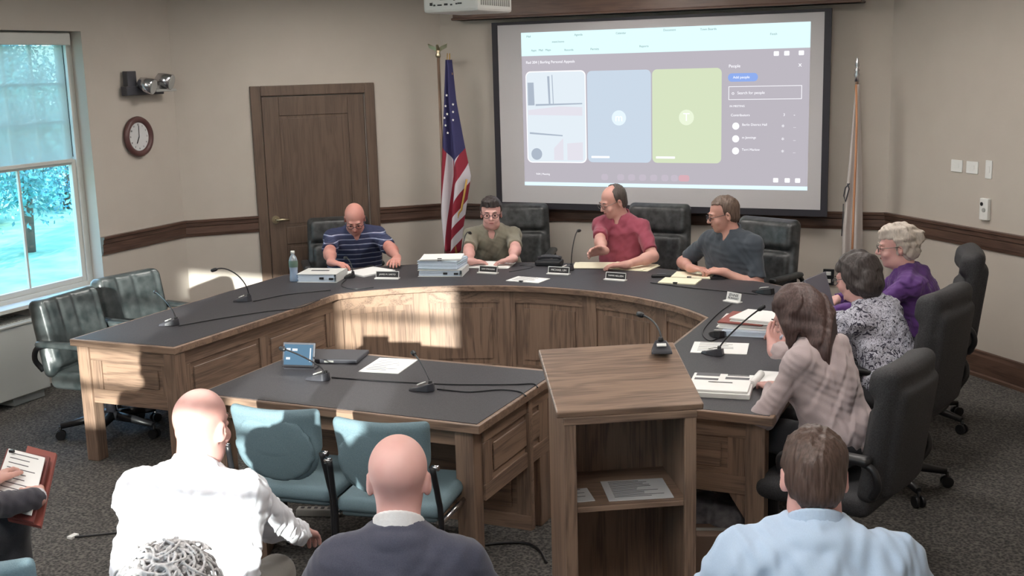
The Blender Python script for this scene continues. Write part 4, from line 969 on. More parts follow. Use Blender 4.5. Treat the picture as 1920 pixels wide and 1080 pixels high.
a0_ = at(140,1008,0); MB().tube([q_-a0_ for q_ in spline(fp([(140,1007),(180,1003),(220,999),(300,990),(380,985)]),5)], .005, 6).build('cord', BLACK, o)
MB().box((-.01,0,.006), (.03,.05,.012)).build('plug_tag', WHITE, o)
bg = at(1340,1000,0.1); f = Fld((bg[0]-.28,bg[1]-.2,0),(bg[0]+.28,bg[1]+.25,.34),.012)
f.rbox((bg[0],bg[1]+.03,.13),(.2,.13,.125),.08,k=0).noise(.012,22,3).plane((0,0,.005),(0,0,-1))
tag(f.mesh('tote_bag', plain('dark_bag', srgb(66,64,72), .5, noise=.3, nscale=20), None, origin=(bg[0],bg[1],0)), 'crumpled dark bag on the carpet right of the lectern', 'bag')
bx_ = at(1328,1062,.0)
o = thing('cardboard_box', 'small brown box in front of the dark bag', 'box', (bx_[0]+.02,bx_[1]-.0,0), R(20)); MB().box((0,0,.09), (.2,.14,.18)).build('carton', plain('cardboard', srgb(120,100,88), .8), o, bevel=.006); MB().box((0,0,.181), (.2,.03,.002)).build('tape', GREYP, o)
o = thing('wooden_box', 'small brown wooden box beside the teal chair and table leg', 'box', tuple(at(478,1035,0)), R(25))
MB().box((0,0,.15), (.16,.20,.30)).build('box_body', OAKZ, o, bevel=.004); MB().box((0,0,.304), (.17,.21,.012)).build('box_lid', OAKX, o, bevel=.002)

# ------------------------------------------------------------------ people
def unit(v): v = np.array(v, float); return v/(np.linalg.norm(v)+1e-9)
def skinm(name, c, c2=None):
    t = NT(name); v = t.coord(); nz = t.n('ShaderNodeTexNoise', Scale=9., Detail=3.); t.l(v, nz.inputs['Vector'])
    t.l(t.ramp(nz.outputs[0], [(.35, mix3(c, srgb(170,90,80), .22)), (.65, c)]), t.p.inputs['Base Color'])
    t.p.inputs['Roughness'].default_value = .52; t.p.inputs['Subsurface Weight'].default_value = .08; t.p.inputs['Subsurface Radius'].default_value = (.01,.004,.002)
    return t.m
def hairm(name, c, streak=.5):
    t = NT(name); nz = t.n('ShaderNodeTexNoise', Scale=1., Detail=3.); t.l(t.coord((150,150,14)), nz.inputs['Vector'])
    t.l(t.ramp(nz.outputs[0], [(.3, mix3(c,(0,0,0,1),streak)), (.7, mix3(c,(1,1,1,1),streak*.07))]), t.p.inputs['Base Color'])
    t.p.inputs['Roughness'].default_value = .5; t.bump(nz.outputs[0], .5, .004); return t.m
def clothm(name, c, n=.06, scale=400, bump=.08): return plain(name, c, .85, noise=n, nscale=scale, bump=bump, sheen=.15)
def ik(S_, W, l1, l2, pole):
    d = W-S_; L = np.linalg.norm(d)
    if L > (l1+l2)*.995: W = S_+d/L*(l1+l2)*.995; d = W-S_; L = np.linalg.norm(d)
    a = (l1*l1-l2*l2+L*L)/(2*L); h = math.sqrt(max(l1*l1-a*a, 1e-5)); n = d/L; p = pole-n*(pole@n); return S_+n*a+unit(p)*h, W
def hand(F, W, d, n, s, curl=.35, spread=1.):
    """wrist W, along d, palm normal n, thumb on side s of cross(d,-n)"""
    y = unit(d); z = -unit(n-y*(n@y)); x = np.cross(y, z)*s
    off = (.031,.0105,-.0105,-.030); ln = (.073,.082,.076,.060)
    F.cap(W-y*.02, W+y*.03, .026, .024, k=.02)
    for xo, l_ in zip(off, ln):
        kn = W+y*(.090-abs(xo-.01)*.25)+x*xo; F.cap(W+y*.02+x*xo*.6, kn, .0145, .0115, k=.012)
        p = kn; a = curl*.6; r_ = .0098
        for q, fr in enumerate((.46,.30,.24)):
            dd_ = unit(y*math.cos(a)-z*math.sin(a)+x*xo*1.6*spread); e = p+dd_*l_*fr; F.cap(p, e, r_, r_*.92, k=.003); p = e; r_ *= .92; a += curl
    b_ = W+y*.022+x*.024-z*.006; m1 = b_+unit(y*.75+x*.62-z*.2)*.044; m2 = m1+unit(y*.93+x*.3-z*.25)*.032; m3 = m2+unit(y*.97+x*.05-z*.3)*.024
    F.cap(b_, m1, .0155, .012, k=.014).cap(m1, m2, .0115, .0102, k=.005).cap(m2, m3, .0102, .0088, k=.004)
SHOEM = plain('black_shoe_leather', srgb(36,33,33), .35)
def person(label, H, yaw, hyaw=None, hpitch=10, fem=False, fat=1., skin=None, shirt=None, sleeve='short', pants=None, WL=None, WR=None, dL=None, dR=None,
           nL=(0,0,-1), nR=(0,0,-1), poleL=None, poleR=None, pel=None, hair=None, hairmat=None, glasses=None, collar=True, collarm=None, knees=None, Lt=.47, hs=1., curl=.4,
           vneck=True, detail=True, hem=0., eyes=True, h=.0045, roll=0., seat=.59, wrinkle=.003, jacket=False, sws=1., hl=None):
    H = np.array(H, float); hyaw = yaw if hyaw is None else hyaw
    f = np.array([math.cos(R(yaw)), math.sin(R(yaw)), 0]); r = np.array([f[1], -f[0], 0]); Z = np.array([0,0,1.])
    hp = R(hpitch); h0 = np.array([math.cos(R(hyaw)), math.sin(R(hyaw)), 0]); hf = h0*math.cos(hp)-Z*math.sin(hp); hu = h0*math.sin(hp)+Z*math.cos(hp)
    hr = np.cross(hf, hu); c_, s_ = math.cos(R(roll)), math.sin(R(roll)); hr, hu = hr*c_+hu*s_, hu*c_-hr*s_
    def hd(x, y, z): return H+(hr*x+hf*y+hu*z)*hs
    RH = np.stack([hr,hf,hu],1)
    N = H-hu*.075-hf*.04-Z*.052
    if pel is None:
        v = N[2]-seat; back = math.sqrt(max(Lt**2-v*v, .0025)); pel = np.array([N[0],N[1],0])-f*back; pel[2] = seat
    pel = np.array(pel, float); t = unit(N-pel); ft = unit(np.cross(t, r)) ; RT = np.stack([r, ft, t], 1)
    if ft@f < 0: ft = -ft
    sw = (.15 if fem else .166)*(1+.45*(fat-1))*sws
    SR, SL = N-t*.085+r*sw, N-t*.085-r*sw
    o = thing('person', label, 'person', (pel[0], pel[1], 0))
    org = (pel[0], pel[1], 0)
    WR = pel+f*.30+r*.12+Z*.14 if WR is None else np.array(WR, float); WL = pel+f*.30-r*.12+Z*.14 if WL is None else np.array(WL, float)
    pR = unit(r*.9-Z*.45-f*.3) if poleR is None else np.array(poleR, float); pL = unit(-r*.9-Z*.45-f*.3) if poleL is None else np.array(poleL, float)
    k1, k2 = (.275,.245) if fem else (.295,.26)
    ER, WR = ik(SR, WR, k1, k2, pR); EL, WL = ik(SL, WL, k1, k2, pL)
    dR = WR-ER if dR is None else np.array(dR)-WR; dL = WL-EL if dL is None else np.array(dL)-WL
    nR, nL = np.array(nR, float), np.array(nL, float)
    af = (.9 if fem else 1.)*(1+.6*(fat-1))
    pts = np.stack([H, N, pel, SR, SL, ER, EL, WR, WL, WR+unit(dR)*.2, WL+unit(dL)*.2]); lo = pts.min(0)-.23; hi = pts.max(0)+.23; lo[2] = max(lo[2], pel[2]-.1)
    # ---- skin
    F = Fld(lo, hi, h)
    F.ell(hd(0,-.012,.035),(.077*hs,.096*hs,.086*hs),RH,k=0)
    F.ell(hd(0,.022,-.028),(.061*hs,.073*hs,.088*hs),RH,k=.02)
    F.ell(hd(0,.035,-.075),(.046*hs,.05*hs,.036*hs),RH,k=.02).ell(hd(0,.066,-.098),(.02,.018,.016),RH,k=.015)
    if fat > 1.1: F.ell(hd(0,.005,-.085),(.064*hs,.055*hs,.045*hs),RH,k=.03)
    F.cap(hd(-.034,.083,.022),hd(.034,.083,.022),.0105,k=.014)
    for sx in (-1,1):
        F.ell(hd(sx*.031,.099,.002),(.0155,.012,.011),RH,k=.010,op='sub')
        F.ell(hd(sx*.040,.068,-.035),(.022,.02,.022),RH,k=.02)
        F.ell(hd(sx*.078,-.012,-.010),(.0085,.019,.031),RH@rotz(-sx*.35),k=.006).ell(hd(sx*.087,-.006,-.006),(.006,.009,.016),RH@rotz(-sx*.35),k=.004,op='sub')
        F.ell(hd(sx*.011,.100,-.032),(.0085,.009,.007),RH,k=.006)
        F.ell(hd(sx*.031,.083,.0),(.0155,.0125,.0115),RH,k=.002)
    F.cap(hd(0,.092,.012),hd(0,.113,-.027),.0075,.0115,k=.010)
    F.cap(hd(-.019,.087,-.056),hd(.019,.087,-.056),.0068,k=.006).cap(hd(-.016,.085,-.067),hd(.016,.085,-.067),.0075,k=.006).cap(hd(-.022,.098,-.061),hd(.022,.098,-.061),.0025,k=.003,op='sub')
    nr = (.046 if fem else .054)*(1+.5*(fat-1))
    F.cap(hd(0,-.025,-.045), N-t*.03, nr, nr*1.08, k=.03)
    F.cap(SR, SL, .038, k=.03).ell(N-t*.17,(sw*.86,.105*fat,.19),RT,k=.04).ell(N-t*.38,(.135*fat,.105*fat,.17),RT,k=.06)
    F.cap(N-t*.03, SR, .034, .036, k=.03).cap(N-t*.03, SL, .034, .036, k=.03)
    for S_, E_, W_, d_, n_, sg in ((SR,ER,WR,dR,nR,-1),(SL,EL,WL,dL,nL,1)):
        q_ = 1. if sleeve == 'short' else .82; F.cap(S_, E_, .047*af*q_, .040*af*q_, k=.03).cap(E_, W_, .041*af*q_, .0265, k=.02).ell(E_+(W_-E_)*.25,((.043 if sleeve == 'short' else .030)*af,)*3,k=.03)
        hand(F, W_, d_, n_, sg, curl)
    F.mesh('body', skin, o, org)
    # ---- clothes
    F = Fld(lo, hi, h*1.15); g = .014
    F.ell(N-t*.17,(sw*.88+g,.108*fat+g,.19+g),RT,k=0).ell(N-t*.37,(.14*fat+g,.112*fat+g,.19),RT,k=.07).ell(pel+t*.03,(.175*fat,.135*fat,.12),RT,k=.06)
    if fem: 
        for sx in (-1,1): F.ell(N-t*.20+r*sx*.07+ft*.085*fat,(.068,.06,.068),RT,k=.03)
    F.cap(SR, SL, .050+g*.5, k=.04).cap(N-t*.03, SR, .056, .056, k=.05).cap(N-t*.03, SL, .056, .056, k=.05)
    for S_, sx in ((SR,1),(SL,-1)): F.cap(S_-t*.03-r*sx*.035, pel+r*sx*(.085*fat)+t*.02, (.062 if fem else .078)*fat, (.085 if fem else .092)*fat, k=.05)
    for S_, E_, W_ in ((SR,ER,WR),(SL,EL,WL)):
        if sleeve == 'short': F.cap(S_, S_+(E_-S_)*.80, .056*af, .056*af, k=.035, cut=1)
        else: F.cap(S_, E_, .059*af, .051*af, k=.035).cap(E_, W_-unit(W_-E_)*.005, .050*af, .037, k=.02, cut=1)
    F.noise(wrinkle, 26, seed=len(label)).noise(wrinkle*.5, 70, seed=len(label)+3)
    F.cap(N+t*.012, hd(0,0,.0), nr+.007, k=.006, op='sub')
    if vneck: F.cap(N+ft*.07, N+ft*.085-t*.085, .030, .008, k=.01, op='sub')
    if collar:
        def cring(G_, n_, rad, lo_, hi_back, tk):
            prev = [None]*8
            for i in range(n_+1):
                a = R(24+312*i/n_); d_ = ft*math.cos(a)+r*math.sin(a); bk = .5-.5*math.cos(a)
                for j in range(8):
                    q = j/7; p = N+d_*(rad+.010*(1-q))+t*(lo_*(1-q)+(hi_back*bk-.006*(1-bk))*q)
                    if prev[j] is not None: G_.cap(prev[j], p, tk, k=.004)
                    prev[j] = p
        pv = None
        for i in range(21):
            a = R(30+300*i/20); p = N+(ft*math.cos(a)+r*math.sin(a))*(nr+.020)-t*.030
            if pv is not None: F.cap(pv, p, .019, k=.02)
            pv = p
        cring(F, 20, nr+.010, -.03, .040 if not collarm else .008, .0062)
    if hem: F.plane(pel+Z*hem, -Z)
    F.mesh('jacket' if jacket else 'shirt', shirt, o, org)
    if collarm:
        G = Fld(N-.15, N+.15, .0045)
        prev = [None]*10
        for i in range(25):
            a = R(25+310*i/24); d_ = ft*math.cos(a)+r*math.sin(a); bk = .5-.5*math.cos(a)
            for j in range(10):
                q = j/9; p = N+d_*(nr+.007)+t*(-.038*(1-q)+(.050*bk)*q)
                if prev[j] is not None: G.cap(prev[j], p, .0055, k=.003)
                prev[j] = p
        G.mesh('shirt_collar', collarm, o, org)
    if jacket or sleeve == 'cuffed':
        for W_, E_ in ((WR,ER),(WL,EL)):
            u_ = unit(W_-E_); G = Fld(W_-.07, W_+.07, .0045); G.cap(W_-u_*.03, W_+u_*.014, .037, .034, k=0, cut=1); G.mesh('shirt_cuff', collarm or shirt, o, org)
    # ---- legs
    KN = knees or (pel+f*.43+r*.11-Z*.01, pel+f*.43-r*.11-Z*.01)
    kk = np.stack([pel]+[np.array(q) for q in KN]); lo2 = kk.min(0)-.2; hi2 = kk.max(0)+.2; lo2[2] = 0; 
    AN = [np.array([q[0], q[1], .10])+f*.02*(1) for q in KN]; hi2[:2] += .12; lo2[:2] -= .12
    F = Fld(lo2, hi2, .0085); F.ell(pel,(.17*fat,.135*fat,.11),RT,k=0)
    for q, an, sx in zip(KN, AN, (1,-1)): F.cap(pel+r*sx*.085, q, .088*fat, .066, k=.05).cap(q, an-Z*.03, .064, .05, k=.03, cut=1)
    F.noise(.003, 24, 5); F.mesh('trousers', pants or DARKP, o, org)
    for an in AN:
        G = Fld(an+np.array([-.2,-.2,-.10]), an+np.array([.2,.2,.02]), .008); b0 = np.array([an[0],an[1],.045]); G.cap(b0-f*.05, b0+f*.03, .040, .042, k=0).cap(b0+f*.03, b0+f*.14-Z*.01, .044, .032, k=.03); G.plane((0,0,.006), (0,0,-1)); G.mesh('shoe', SHOEM, o, org)
    # ---- hair
    if hair:
        G = Fld(H-.36 if hair == 'long' else H-.17, H+.17, {'long':.0055,'curly':.0030}.get(hair, .0045))
        if hair in ('short','thin','side'):
            vol = {'short':.009,'thin':.006,'side':.014}[hair]
            G.ell(hd(0,-.016,.038),((.0765+vol*.7)*hs,(.098+vol)*hs,(.086+vol)*hs),RH,k=0).ell(hd(0,-.047,-.02),((.060+vol)*hs,(.058+vol)*hs,.068*hs),RH,k=.02)
            if hair == 'side': G.ell(hd(.01,.04,.105),(.06,.05,.025),RH,k=.03)
            hl = hl or {'short':.084,'thin':.10,'side':.062}[hair]
            G.rbox(hd(0,.13,hl-.16),(.2,.115,.16),.02,rot=RH,k=.01,op='sub')
            if hair == 'thin': G.ell(hd(0,.06,.13),(.075,.10,.06),RH,k=.008,op='sub')
            G.plane(hd(0,-.06,-.075), -hu-hf*.25); G.noise(.0022, 120, 3, dirs=(1,1,.3))
            for sx in (-1,1): G.ell(hd(sx*.090,-.004,-.022),(.028,.026,.042),RH,k=.006,op='sub')
        elif hair == 'bob':
            G.ell(hd(0,-.018,.035),(.098,.118,.104),RH,k=0).ell(hd(0,-.045,-.04),(.098,.085,.085),RH,k=.03)
            G.rbox(hd(0,.14,-.10),(.078,.105,.155),.03,rot=RH,k=.012,op='sub').plane(hd(0,0,-.12), -hu).noise(.004, 70, 4, dirs=(1,1,.3))
        elif hair == 'updo':
            G.ell(hd(0,-.018,.04),(.092,.112,.098),RH,k=0).ell(hd(0,-.06,-.02),(.08,.07,.08),RH,k=.02).ell(hd(0,-.115,.045),(.052,.04,.05),RH,k=.015).ell(hd(0,.04,.10),(.06,.05,.03),RH,k=.03)
            G.rbox(hd(0,.13,-.10),(.2,.115,.155),.02,rot=RH,k=.012,op='sub').plane(hd(0,-.06,-.085), -hu-hf*.2).noise(.004, 80, 6)
            for sx in (-1,1): G.ell(hd(sx*.085,-.004,-.02),(.02,.02,.034),RH,k=.006,op='sub')
        elif hair == 'curly':
            G.ell(hd(0,-.018,.035),(.095,.115,.10),RH,k=0).ell(hd(0,-.05,-.03),(.085,.075,.08),RH,k=.03)
            g = np.random.default_rng(4)
            for i in range(520):
                v = g.normal(size=3); v /= np.linalg.norm(v); p = hd(v[0]*.095,-.018+v[1]*.115,.035+v[2]*.10); nn = unit(p-hd(0,-.018,.035)); tg = unit(np.cross(nn, g.normal(size=3))); tt = np.cross(nn, tg); rr = g.uniform(.016,.04); pv = None
                for q in range(7):
                    a = q*.42; c = p+nn*(.003+.007*math.sin(a)-rr*.22*(a/2.5)**2)+tg*rr*math.sin(a)+tt*rr*(1-math.cos(a))
                    if pv is not None: G.cap(pv, c, .0030, k=.0008)
                    pv = c
            G.rbox(hd(0,.14,-.09),(.2,.11,.155),.02,rot=RH,k=.012,op='sub')
        elif hair == 'long':
            G.ell(hd(0,-.018,.035),(.093,.113,.099),RH,k=0)
            bk = N-ft*.075
            G.cap(hd(0,-.06,-.02), bk-t*.06+Z*.0, .092, .085, k=.04).cap(bk-t*.04+r*.03, bk-t*.20-ft*.02+r*.06, .075, .035, k=.03).cap(bk-t*.04-r*.03, bk-t*.17-ft*.01-r*.07, .065, .028, k=.03)
            G.cap(hd(.07,.02,-.02), N+r*.085+ft*.06-t*.08, .034, .022, k=.03).cap(hd(-.07,.02,-.02), N-r*.085+ft*.06-t*.10, .034, .022, k=.03)
            G.rbox(hd(0,.15,-.10),(.062,.10,.155),.02,rot=RH,k=.012,op='sub').noise(.0045, 60, 9, dirs=(1,1,.25))
        G.mesh('hair', hairmat, o, org)
    if eyes:
        for sx in (-1,1):
            e = hd(sx*.031,.083,.0); q = MB()
            for (c0, rr, mi) in ((e-hf*.001, .0125, 0),):
                n1, n2 = 12, 8
                vs = [c0+rr*(hr*math.sin(PI*j/n2)*math.cos(2*PI*i/n1)+hu*math.sin(PI*j/n2)*math.sin(2*PI*i/n1)+hf*math.cos(PI*j/n2)) for j in range(n2+1) for i in range(n1)]
                q.add([v_-np.array(org) for v_ in vs], [(j*n1+i, j*n1+(i+1)%n1, (j+1)*n1+(i+1)%n1, (j+1)*n1+i) for j in range(n2) for i in range(n1)], 0, True)
            e_ = q.build('eye', EYEW, o); MB().tube([e+hf*.0118-np.array(org), e+hf*.0145-np.array(org)], [.0068,.005], 12).build('iris', EYED, e_)
            MB().tube([hd(sx*.018,.098,.023)-np.array(org), hd(sx*.033,.100,.029)-np.array(org), hd(sx*.048,.088,.024)-np.array(org)], [.0025,.0035,.002], 6).build('eyebrow', hairmat or BROWM, o)
        lp_ = MB(); O2 = np.array(org)
        lp_.tube([hd(x_, .0965-abs(x_)*.35, -.0605-abs(x_)*.06)-O2 for x_ in (-.024,-.012,0,.012,.024)], [.001,.0042,.0048,.0042,.001], 8).build('mouth', LIPM, o)
    if glasses:
        q = MB(); O2 = np.array(org)
        for sx in (-1,1):
            ring = [hd(sx*.033+.023*math.cos(a), .109-.25*abs(.023*math.cos(a)+sx*.0)**1.0*.3, -.001+.017*math.sin(a))-O2 for a in np.linspace(0,2*PI,17)]
            q.tube(ring, .0021, 6, caps=False); q.tube([hd(sx*.056,.107,.006)-O2, hd(sx*.076,.08,.008)-O2, hd(sx*.083,-.0,.008)-O2, hd(sx*.082,-.02,-.005)-O2], .002, 6)
        q.tube([hd(-.010,.112,.002)-O2, hd(.010,.112,.002)-O2], .002, 6); q.build('glasses', glasses, o)
    return o
LIPM = plain('lips', srgb(146,84,80), .5)
EYEW, EYED, BROWM = plain('eye_white', srgb(150,132,126), .3), plain('iris_dark', srgb(40,34,32), .2), plain('brow_hair', srgb(96,80,70), .7)
DARKP = clothm('dark_trousers', srgb(38,38,44)); KHAKI = clothm('grey_khaki', srgb(128,124,120))
SK1, SK2, SK3, SK4 = skinm('skin_ruddy', srgb(206,148,136)), skinm('skin_fair', srgb(206,160,148)), skinm('skin_rosy', srgb(214,168,160)), skinm('skin_warm', srgb(198,150,136))
GLB, GLS = plain('glasses_dark', srgb(38,38,48), .3), plain('glasses_metal', srgb(110,105,100), .3, .6)
def stripes():
    t = NT('striped_polo'); c = t.n('ShaderNodeTexCoord'); s = t.n('ShaderNodeSeparateXYZ'); t.l(c.outputs['Object'], s.inputs[0])
    m_ = t.n('ShaderNodeMath', operation='MULTIPLY'); m_.inputs[1].default_value = 1/.042; t.l(s.outputs[2], m_.inputs[0])
    fr = t.n('ShaderNodeMath', operation='FRACT'); t.l(m_.outputs[0], fr.inputs[0])
    navy, pale, mid = srgb(52,58,88), srgb(178,184,204), srgb(84,94,128)
    col = t.ramp(fr.outputs[0], [(0,navy),(.38,navy),(.40,mid),(.52,mid),(.54,pale),(.64,pale),(.66,navy)]); col.node.color_ramp.interpolation = 'CONSTANT'
    lt = t.n('ShaderNodeMath', operation='LESS_THAN'); lt.inputs[1].default_value = .955; t.l(s.outputs[2], lt.inputs[0])
    mx = t.n('ShaderNodeMixRGB'); mx.inputs[1].default_value = navy; t.l(lt.outputs[0], mx.inputs[0]); t.l(col, mx.inputs[2]); t.l(mx.outputs[0], t.p.inputs['Base Color']); t.p.inputs['Roughness'].default_value = .85; return t.m
def floral():
    t = NT('floral_blouse'); v = t.coord(); n1 = t.n('ShaderNodeTexNoise', Scale=24., Detail=2., Distortion=3.2); t.l(v, n1.inputs['Vector'])
    col = t.ramp(n1.outputs[0], [(.0,srgb(52,50,66)),(.42,srgb(60,58,74)),(.47,srgb(206,206,218)),(.55,srgb(190,190,204)),(.59,srgb(70,68,84)),(.64,srgb(200,200,212))])
    t.l(col, t.p.inputs['Base Color']); t.p.inputs['Roughness'].default_value = .8; return t.m
a3 = lambda x, y, z: np.array(at(x, y, z))
person('bald man with glasses in a navy striped polo reading papers', a3(665,410,1.075), -52, -60, 32, fat=1.18, skin=SK1, shirt=stripes(), WR=a3(622,500,.785), WL=a3(752,492,.785), dR=a3(680,503,.775), dL=a3(728,512,.775), glasses=GLB)
person('person with short dark hair and glasses in an olive shirt', a3(921,400,1.10), -68, -66, 4, fem=True, fat=1.22, skin=SK3, shirt=clothm('olive_shirt', srgb(128,122,106)), WR=a3(882,492,.785), WL=a3(960,493,.785), dR=a3(915,490,.775), dL=a3(925,492,.775), glasses=GLB, hair='side', hairmat=hairm('hair_dark', srgb(52,40,38)))
person('man in a red polo with glasses gesturing with one hand', a3(1150,378,1.205), -96, -132, 18, skin=SK2, shirt=clothm('red_polo', srgb(142,56,76)), WR=a3(1133,488,.86), WL=a3(1172,497,.785), dR=a3(1095,474,.90), dL=a3(1130,497,.785), nR=(.3,-.5,-.3), glasses=GLS, hair='thin', hairmat=hairm('hair_brown_grey', srgb(84,72,66)))
person('man in a dark polo with glasses and clasped hands', a3(1356,402,1.18), -108, -150, 12, fat=1.08, skin=SK4, shirt=clothm('dark_slate_polo', srgb(56,64,74)), WR=a3(1296,503,.80), WL=a3(1356,510,.79), dR=a3(1330,506,.80), dL=a3(1312,504,.80), nL=(.2,.3,-1), glasses=GLB, hair='short', hairmat=hairm('hair_light_brown', srgb(104,82,68)), curl=.75)
person('white haired woman in a purple top at the right arm', a3(1682,462,1.15), 188, 192, 6, fem=True, fat=1.15, skin=SK3, shirt=clothm('purple_top', srgb(84,40,116)), sleeve='long', WR=(-1.08,7.15,.785), WL=(-1.08,6.80,.785), collar=False, vneck=True, glasses=GLS, hair='updo', hairmat=hairm('hair_white', srgb(196,184,172), .25), wrinkle=.005)
person('woman with a dark bob in a black and white floral blouse', a3(1606,520,1.13), 160, 158, 16, fem=True, fat=1.15, skin=SK3, shirt=floral(), sleeve='long', WR=(-1.20,6.32,.79), WL=(-1.20,6.10,.79), collar=False, vneck=False, glasses=GLB, hair='bob', hairmat=hairm('hair_dark_brown', srgb(56,44,42)), wrinkle=.005)
person('woman with long brown hair in a pale jumper writing notes', a3(1494,590,1.13), 158, 170, 30, fem=True, fat=1.08, skin=SK3, shirt=clothm('pale_jumper', srgb(176,160,160), bump=.3), sleeve='long', WL=a3(1447,727,.785), dL=a3(1425,708,.775), WR=a3(1450,655,.86), dR=a3(1448,622,.93), nR=(.3,0,.4), collar=False, vneck=False, hair='long', hairmat=hairm('hair_long_brown', srgb(76,48,42)), wrinkle=.004)
person('bald man in a white shirt seen from behind leaning forward', a3(378,800,1.16), 104, 98, 8, fat=1.2, skin=SK3, shirt=clothm('white_shirt', srgb(226,228,236)), sleeve='long', pants=KHAKI, WR=(-2.30,3.22,.64), WL=(-2.52,3.20,.64), hair=None, Lt=.50, wrinkle=.006, sws=.98, knees=((-2.30,3.04,.56),(-2.62,2.98,.56)), poleR=(.35,-.3,-1.), poleL=(-.35,-.3,-1.))
person('bald man in a navy jacket seen from behind', a3(748,898,1.18), 112, 112, 4, fat=1.05, sws=.92, skin=SK3, shirt=clothm('navy_jacket', srgb(52,54,72)), sleeve='long', jacket=True, collarm=clothm('white_collar', srgb(214,212,212)), Lt=.49, vneck=False)
person('brown haired man in a light blue shirt seen from behind', a3(1526,892,1.19), 106, 106, 14, fat=1.12, skin=SK3, shirt=clothm('light_blue_shirt', srgb(178,198,222)), sleeve='long', collarm=clothm('blue_collar', srgb(178,198,222)), hair='short', hairmat=hairm('hair_mid_brown', srgb(80,54,42)), Lt=.50, vneck=False, wrinkle=.005, sws=1.08)
person('person with curly grey hair at the bottom edge', a3(322,1146,1.14), 112, 112, 4, fem=True, skin=SK3, shirt=clothm('grey_blouse', srgb(120,118,124)), sleeve='long', hair='curly', hairmat=hairm('hair_curly_grey', srgb(204,202,204), .4))
f4h = np.array([-3.66,2.66,1.14])
person('person in a dark suit with white cuffs holding papers and red folders', f4h, 100, 104, 20, skin=SK2, shirt=clothm('dark_suit', srgb(46,42,54)), sleeve='long', jacket=True, collarm=clothm('suit_shirt', srgb(206,206,214)), WR=a3(70,933,.74), dR=a3(38,880,.765), WL=a3(-20,905,.78), dL=a3(20,872,.79), nL=(.3,.3,-1), pel=(-3.66,2.50,.575), knees=((-3.44,2.97,.60),(-3.72,2.93,.56)), hair='short', hairmat=bpy.data.materials['hair_mid_brown'], vneck=False)
# what the suited person holds
c0, c1, c2_, c3 = a3(15,842,.80), a3(95,858,.80), a3(62,985,.70), a3(-30,960,.70)
def slab(mb, q, th, off):
    n = unit(np.cross(np.array(q[1])-q[0], np.array(q[3])-q[0])); n = n if n[2] > 0 else -n
    vs = [np.array(p)+n*off for p in q]+[np.array(p)+n*(off+th) for p in q]
    return mb.add(vs, [(3,2,1,0),(4,5,6,7),(0,1,5,4),(1,2,6,5),(2,3,7,6),(3,0,4,7)])
tag(slab(MB(), [a3(48,828,.80),a3(102,842,.80),a3(72,978,.685),a3(10,965,.685)], .012, -.032).build('folder', REDF), 'lowest red folder held on the lap of the suited person', 'folder')
tag(slab(MB(), [a3(12,838,.80),a3(92,853,.80),a3(60,975,.70),a3(-28,955,.70)], .010, -.018).build('folder', plain('dark_red_folder', srgb(120,62,58), .6)), 'upper darker red folder right under the held printed page', 'folder')
o = thing('clipboard_page', 'printed white page held over the red folders', 'paper', tuple(c3))
slab(MB(), [q_-c3 for q_ in (a3(16,840,.805),a3(84,857,.805),a3(58,965,.715),a3(-22,945,.715))], .004, -.006).build('page', WHITE, o)
mb = MB()
for i in range(9):
    t_ = .06+i*.085; A_ = a3(16,840,.805)*(1-t_)+a3(-22,945,.715)*t_-c3; B_ = a3(84,857,.805)*(1-t_)+a3(58,965,.715)*t_-c3
    p, q_ = A_*.88+B_*.12, A_*(.35 if i%3 else .15)+B_*(.65 if i%3 else .85); dn = unit(np.array([.1,-.6,-.5]))*.003; slab(mb, [p, q_, q_+dn, p+dn], .0006, -.0015)
mb.build('print', INK, o)
MB().box(a3(22,846,.81)-c3, (.02,.012,.01)).build('clip', BLACK, o)

# ------------------------------------------------------------------ outside the window
gr = MB().prism([(-60,-30),(-6.75,-30),(-6.75,60),(-60,60)], -1.7, -1.5).build('ground', plain('lawn', srgb(112,170,136), .95, noise=.3, nscale=1.5), origin=(0,0,0)); gr['kind'] = 'structure'
def leafm(name, c):
    t = NT(name); v = t.coord(); nz = t.n('ShaderNodeTexNoise', Scale=1.6, Detail=4.); t.l(v, nz.inputs['Vector'])
    t.l(t.ramp(nz.outputs[0], [(.35, mix3(c,(0,0,0,1),.55)), (.65, c)]), t.p.inputs['Base Color']); t.p.inputs['Roughness'].default_value = .7; return t.m
LF = [leafm('leaves_a', srgb(112,188,190)), leafm('leaves_b', srgb(84,158,180)), leafm('leaves_c', srgb(140,206,204))]
BARK = plain('bark', srgb(96,84,76), .9)
TREEL = ['slender garden tree filling the middle of the window view','dark bushy tree seen low in the window','pale leafy tree at the left edge of the window','tall tree behind the half drawn shade','distant tree beyond the lawn','low shrub beyond the lawn']
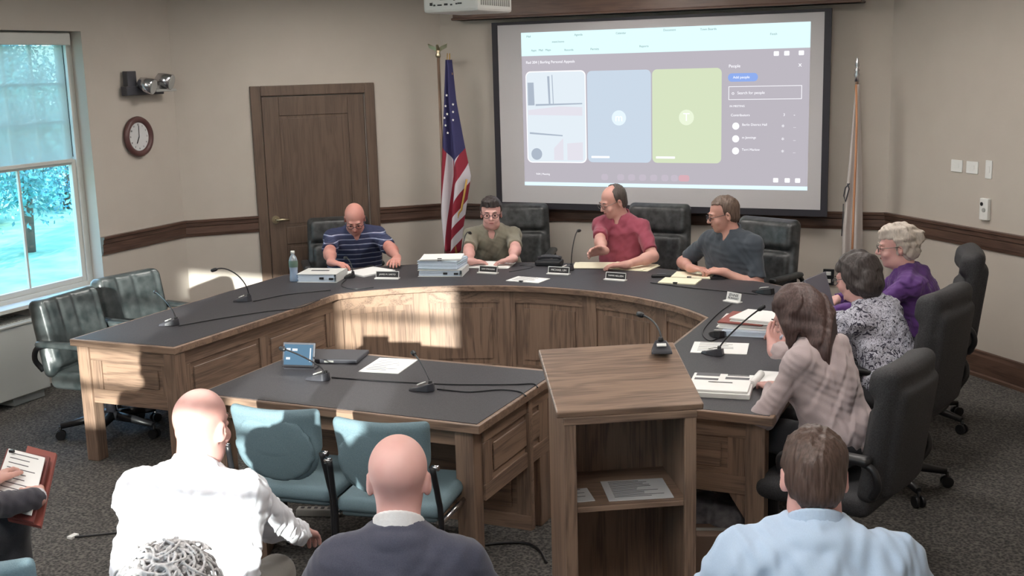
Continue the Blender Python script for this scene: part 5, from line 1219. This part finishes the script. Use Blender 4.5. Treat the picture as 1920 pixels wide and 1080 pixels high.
for i, (x, y, h_, r_) in enumerate(((-20.0,18.6,6.0,1.3),(-25.5,25.2,5.,2.0),(-19.0,14.9,6.0,1.4),(-24.4,17.9,6.5,1.5),(-32,28.5,8,2.6),(-25.0,21.6,2.6,1.2))):
    o = thing('garden_tree', TREEL[i], 'tree', (x,y,-1.5), 0, 'garden trees')
    MB().tube([(0,0,0),(.1,.05,h_*.4),(0,0,h_*.7)], [.11,.08,.04], 10).build('trunk', BARK, o)
    g = np.random.default_rng(i+11); N = 9000; vs = []; fs = []
    cl = g.normal(size=(22,3)); cl /= np.linalg.norm(cl,axis=1)[:,None]; cl = cl*g.uniform(.3,.85,(22,1))*np.array([r_,r_,h_*.44])+np.array([0,0,h_*.43])
    for k_ in range(N):
        c = cl[k_%22]+g.normal(size=3)*r_*.2; a = g.normal(size=3); a /= np.linalg.norm(a); b_ = np.cross(a, g.normal(size=3)); b_ /= np.linalg.norm(b_); s = g.uniform(.04,.085)
        n0 = len(vs); vs += [tuple(c-a*s), tuple(c+b_*s*.5), tuple(c+a*s), tuple(c-b_*s*.5)]; fs.append((n0,n0+1,n0+2,n0+3))
    me = bpy.data.meshes.new('foliage'); me.from_pydata(vs, [], fs); me.materials.append(LF[i%3]); q_ = bpy.data.objects.new('foliage', me); C.objects.link(q_); q_.parent = o

# ------------------------------------------------------------------ light
w = bpy.data.worlds.new('sky'); S.world = w; w.use_nodes = True; nt = w.node_tree; bgn = nt.nodes['Background']
tcn = nt.nodes.new('ShaderNodeTexCoord'); sxyz = nt.nodes.new('ShaderNodeSeparateXYZ'); nt.links.new(tcn.outputs['Generated'], sxyz.inputs[0])
rmp = nt.nodes.new('ShaderNodeValToRGB'); e = rmp.color_ramp.elements; e[0].position = 0; e[0].color = (.62,.93,1,1); e[1].position = .6; e[1].color = (.32,.58,1,1)
nt.links.new(sxyz.outputs[2], rmp.inputs[0]); nt.links.new(rmp.outputs[0], bgn.inputs[0]); bgn.inputs[1].default_value = 6.5
sun = bpy.data.lights.new('sun', 'SUN'); sun.energy = 17; sun.color = (1,.93,.86); sun.angle = R(.7)
so = bpy.data.objects.new('sun', sun); C.objects.link(so)
dv = Vector((-.38,1,-.235)).normalized(); so.rotation_euler = dv.to_track_quat('-Z','Y').to_euler()
def area(name, loc, size, power, col, rot=(0,0,0)):
    l_ = bpy.data.lights.new(name, 'AREA'); l_.energy = power; l_.color = col; l_.shape = 'RECTANGLE'; l_.size = size[0]; l_.size_y = size[1]
    o = bpy.data.objects.new(name, l_); C.objects.link(o); o.location = loc; o.rotation_euler = rot
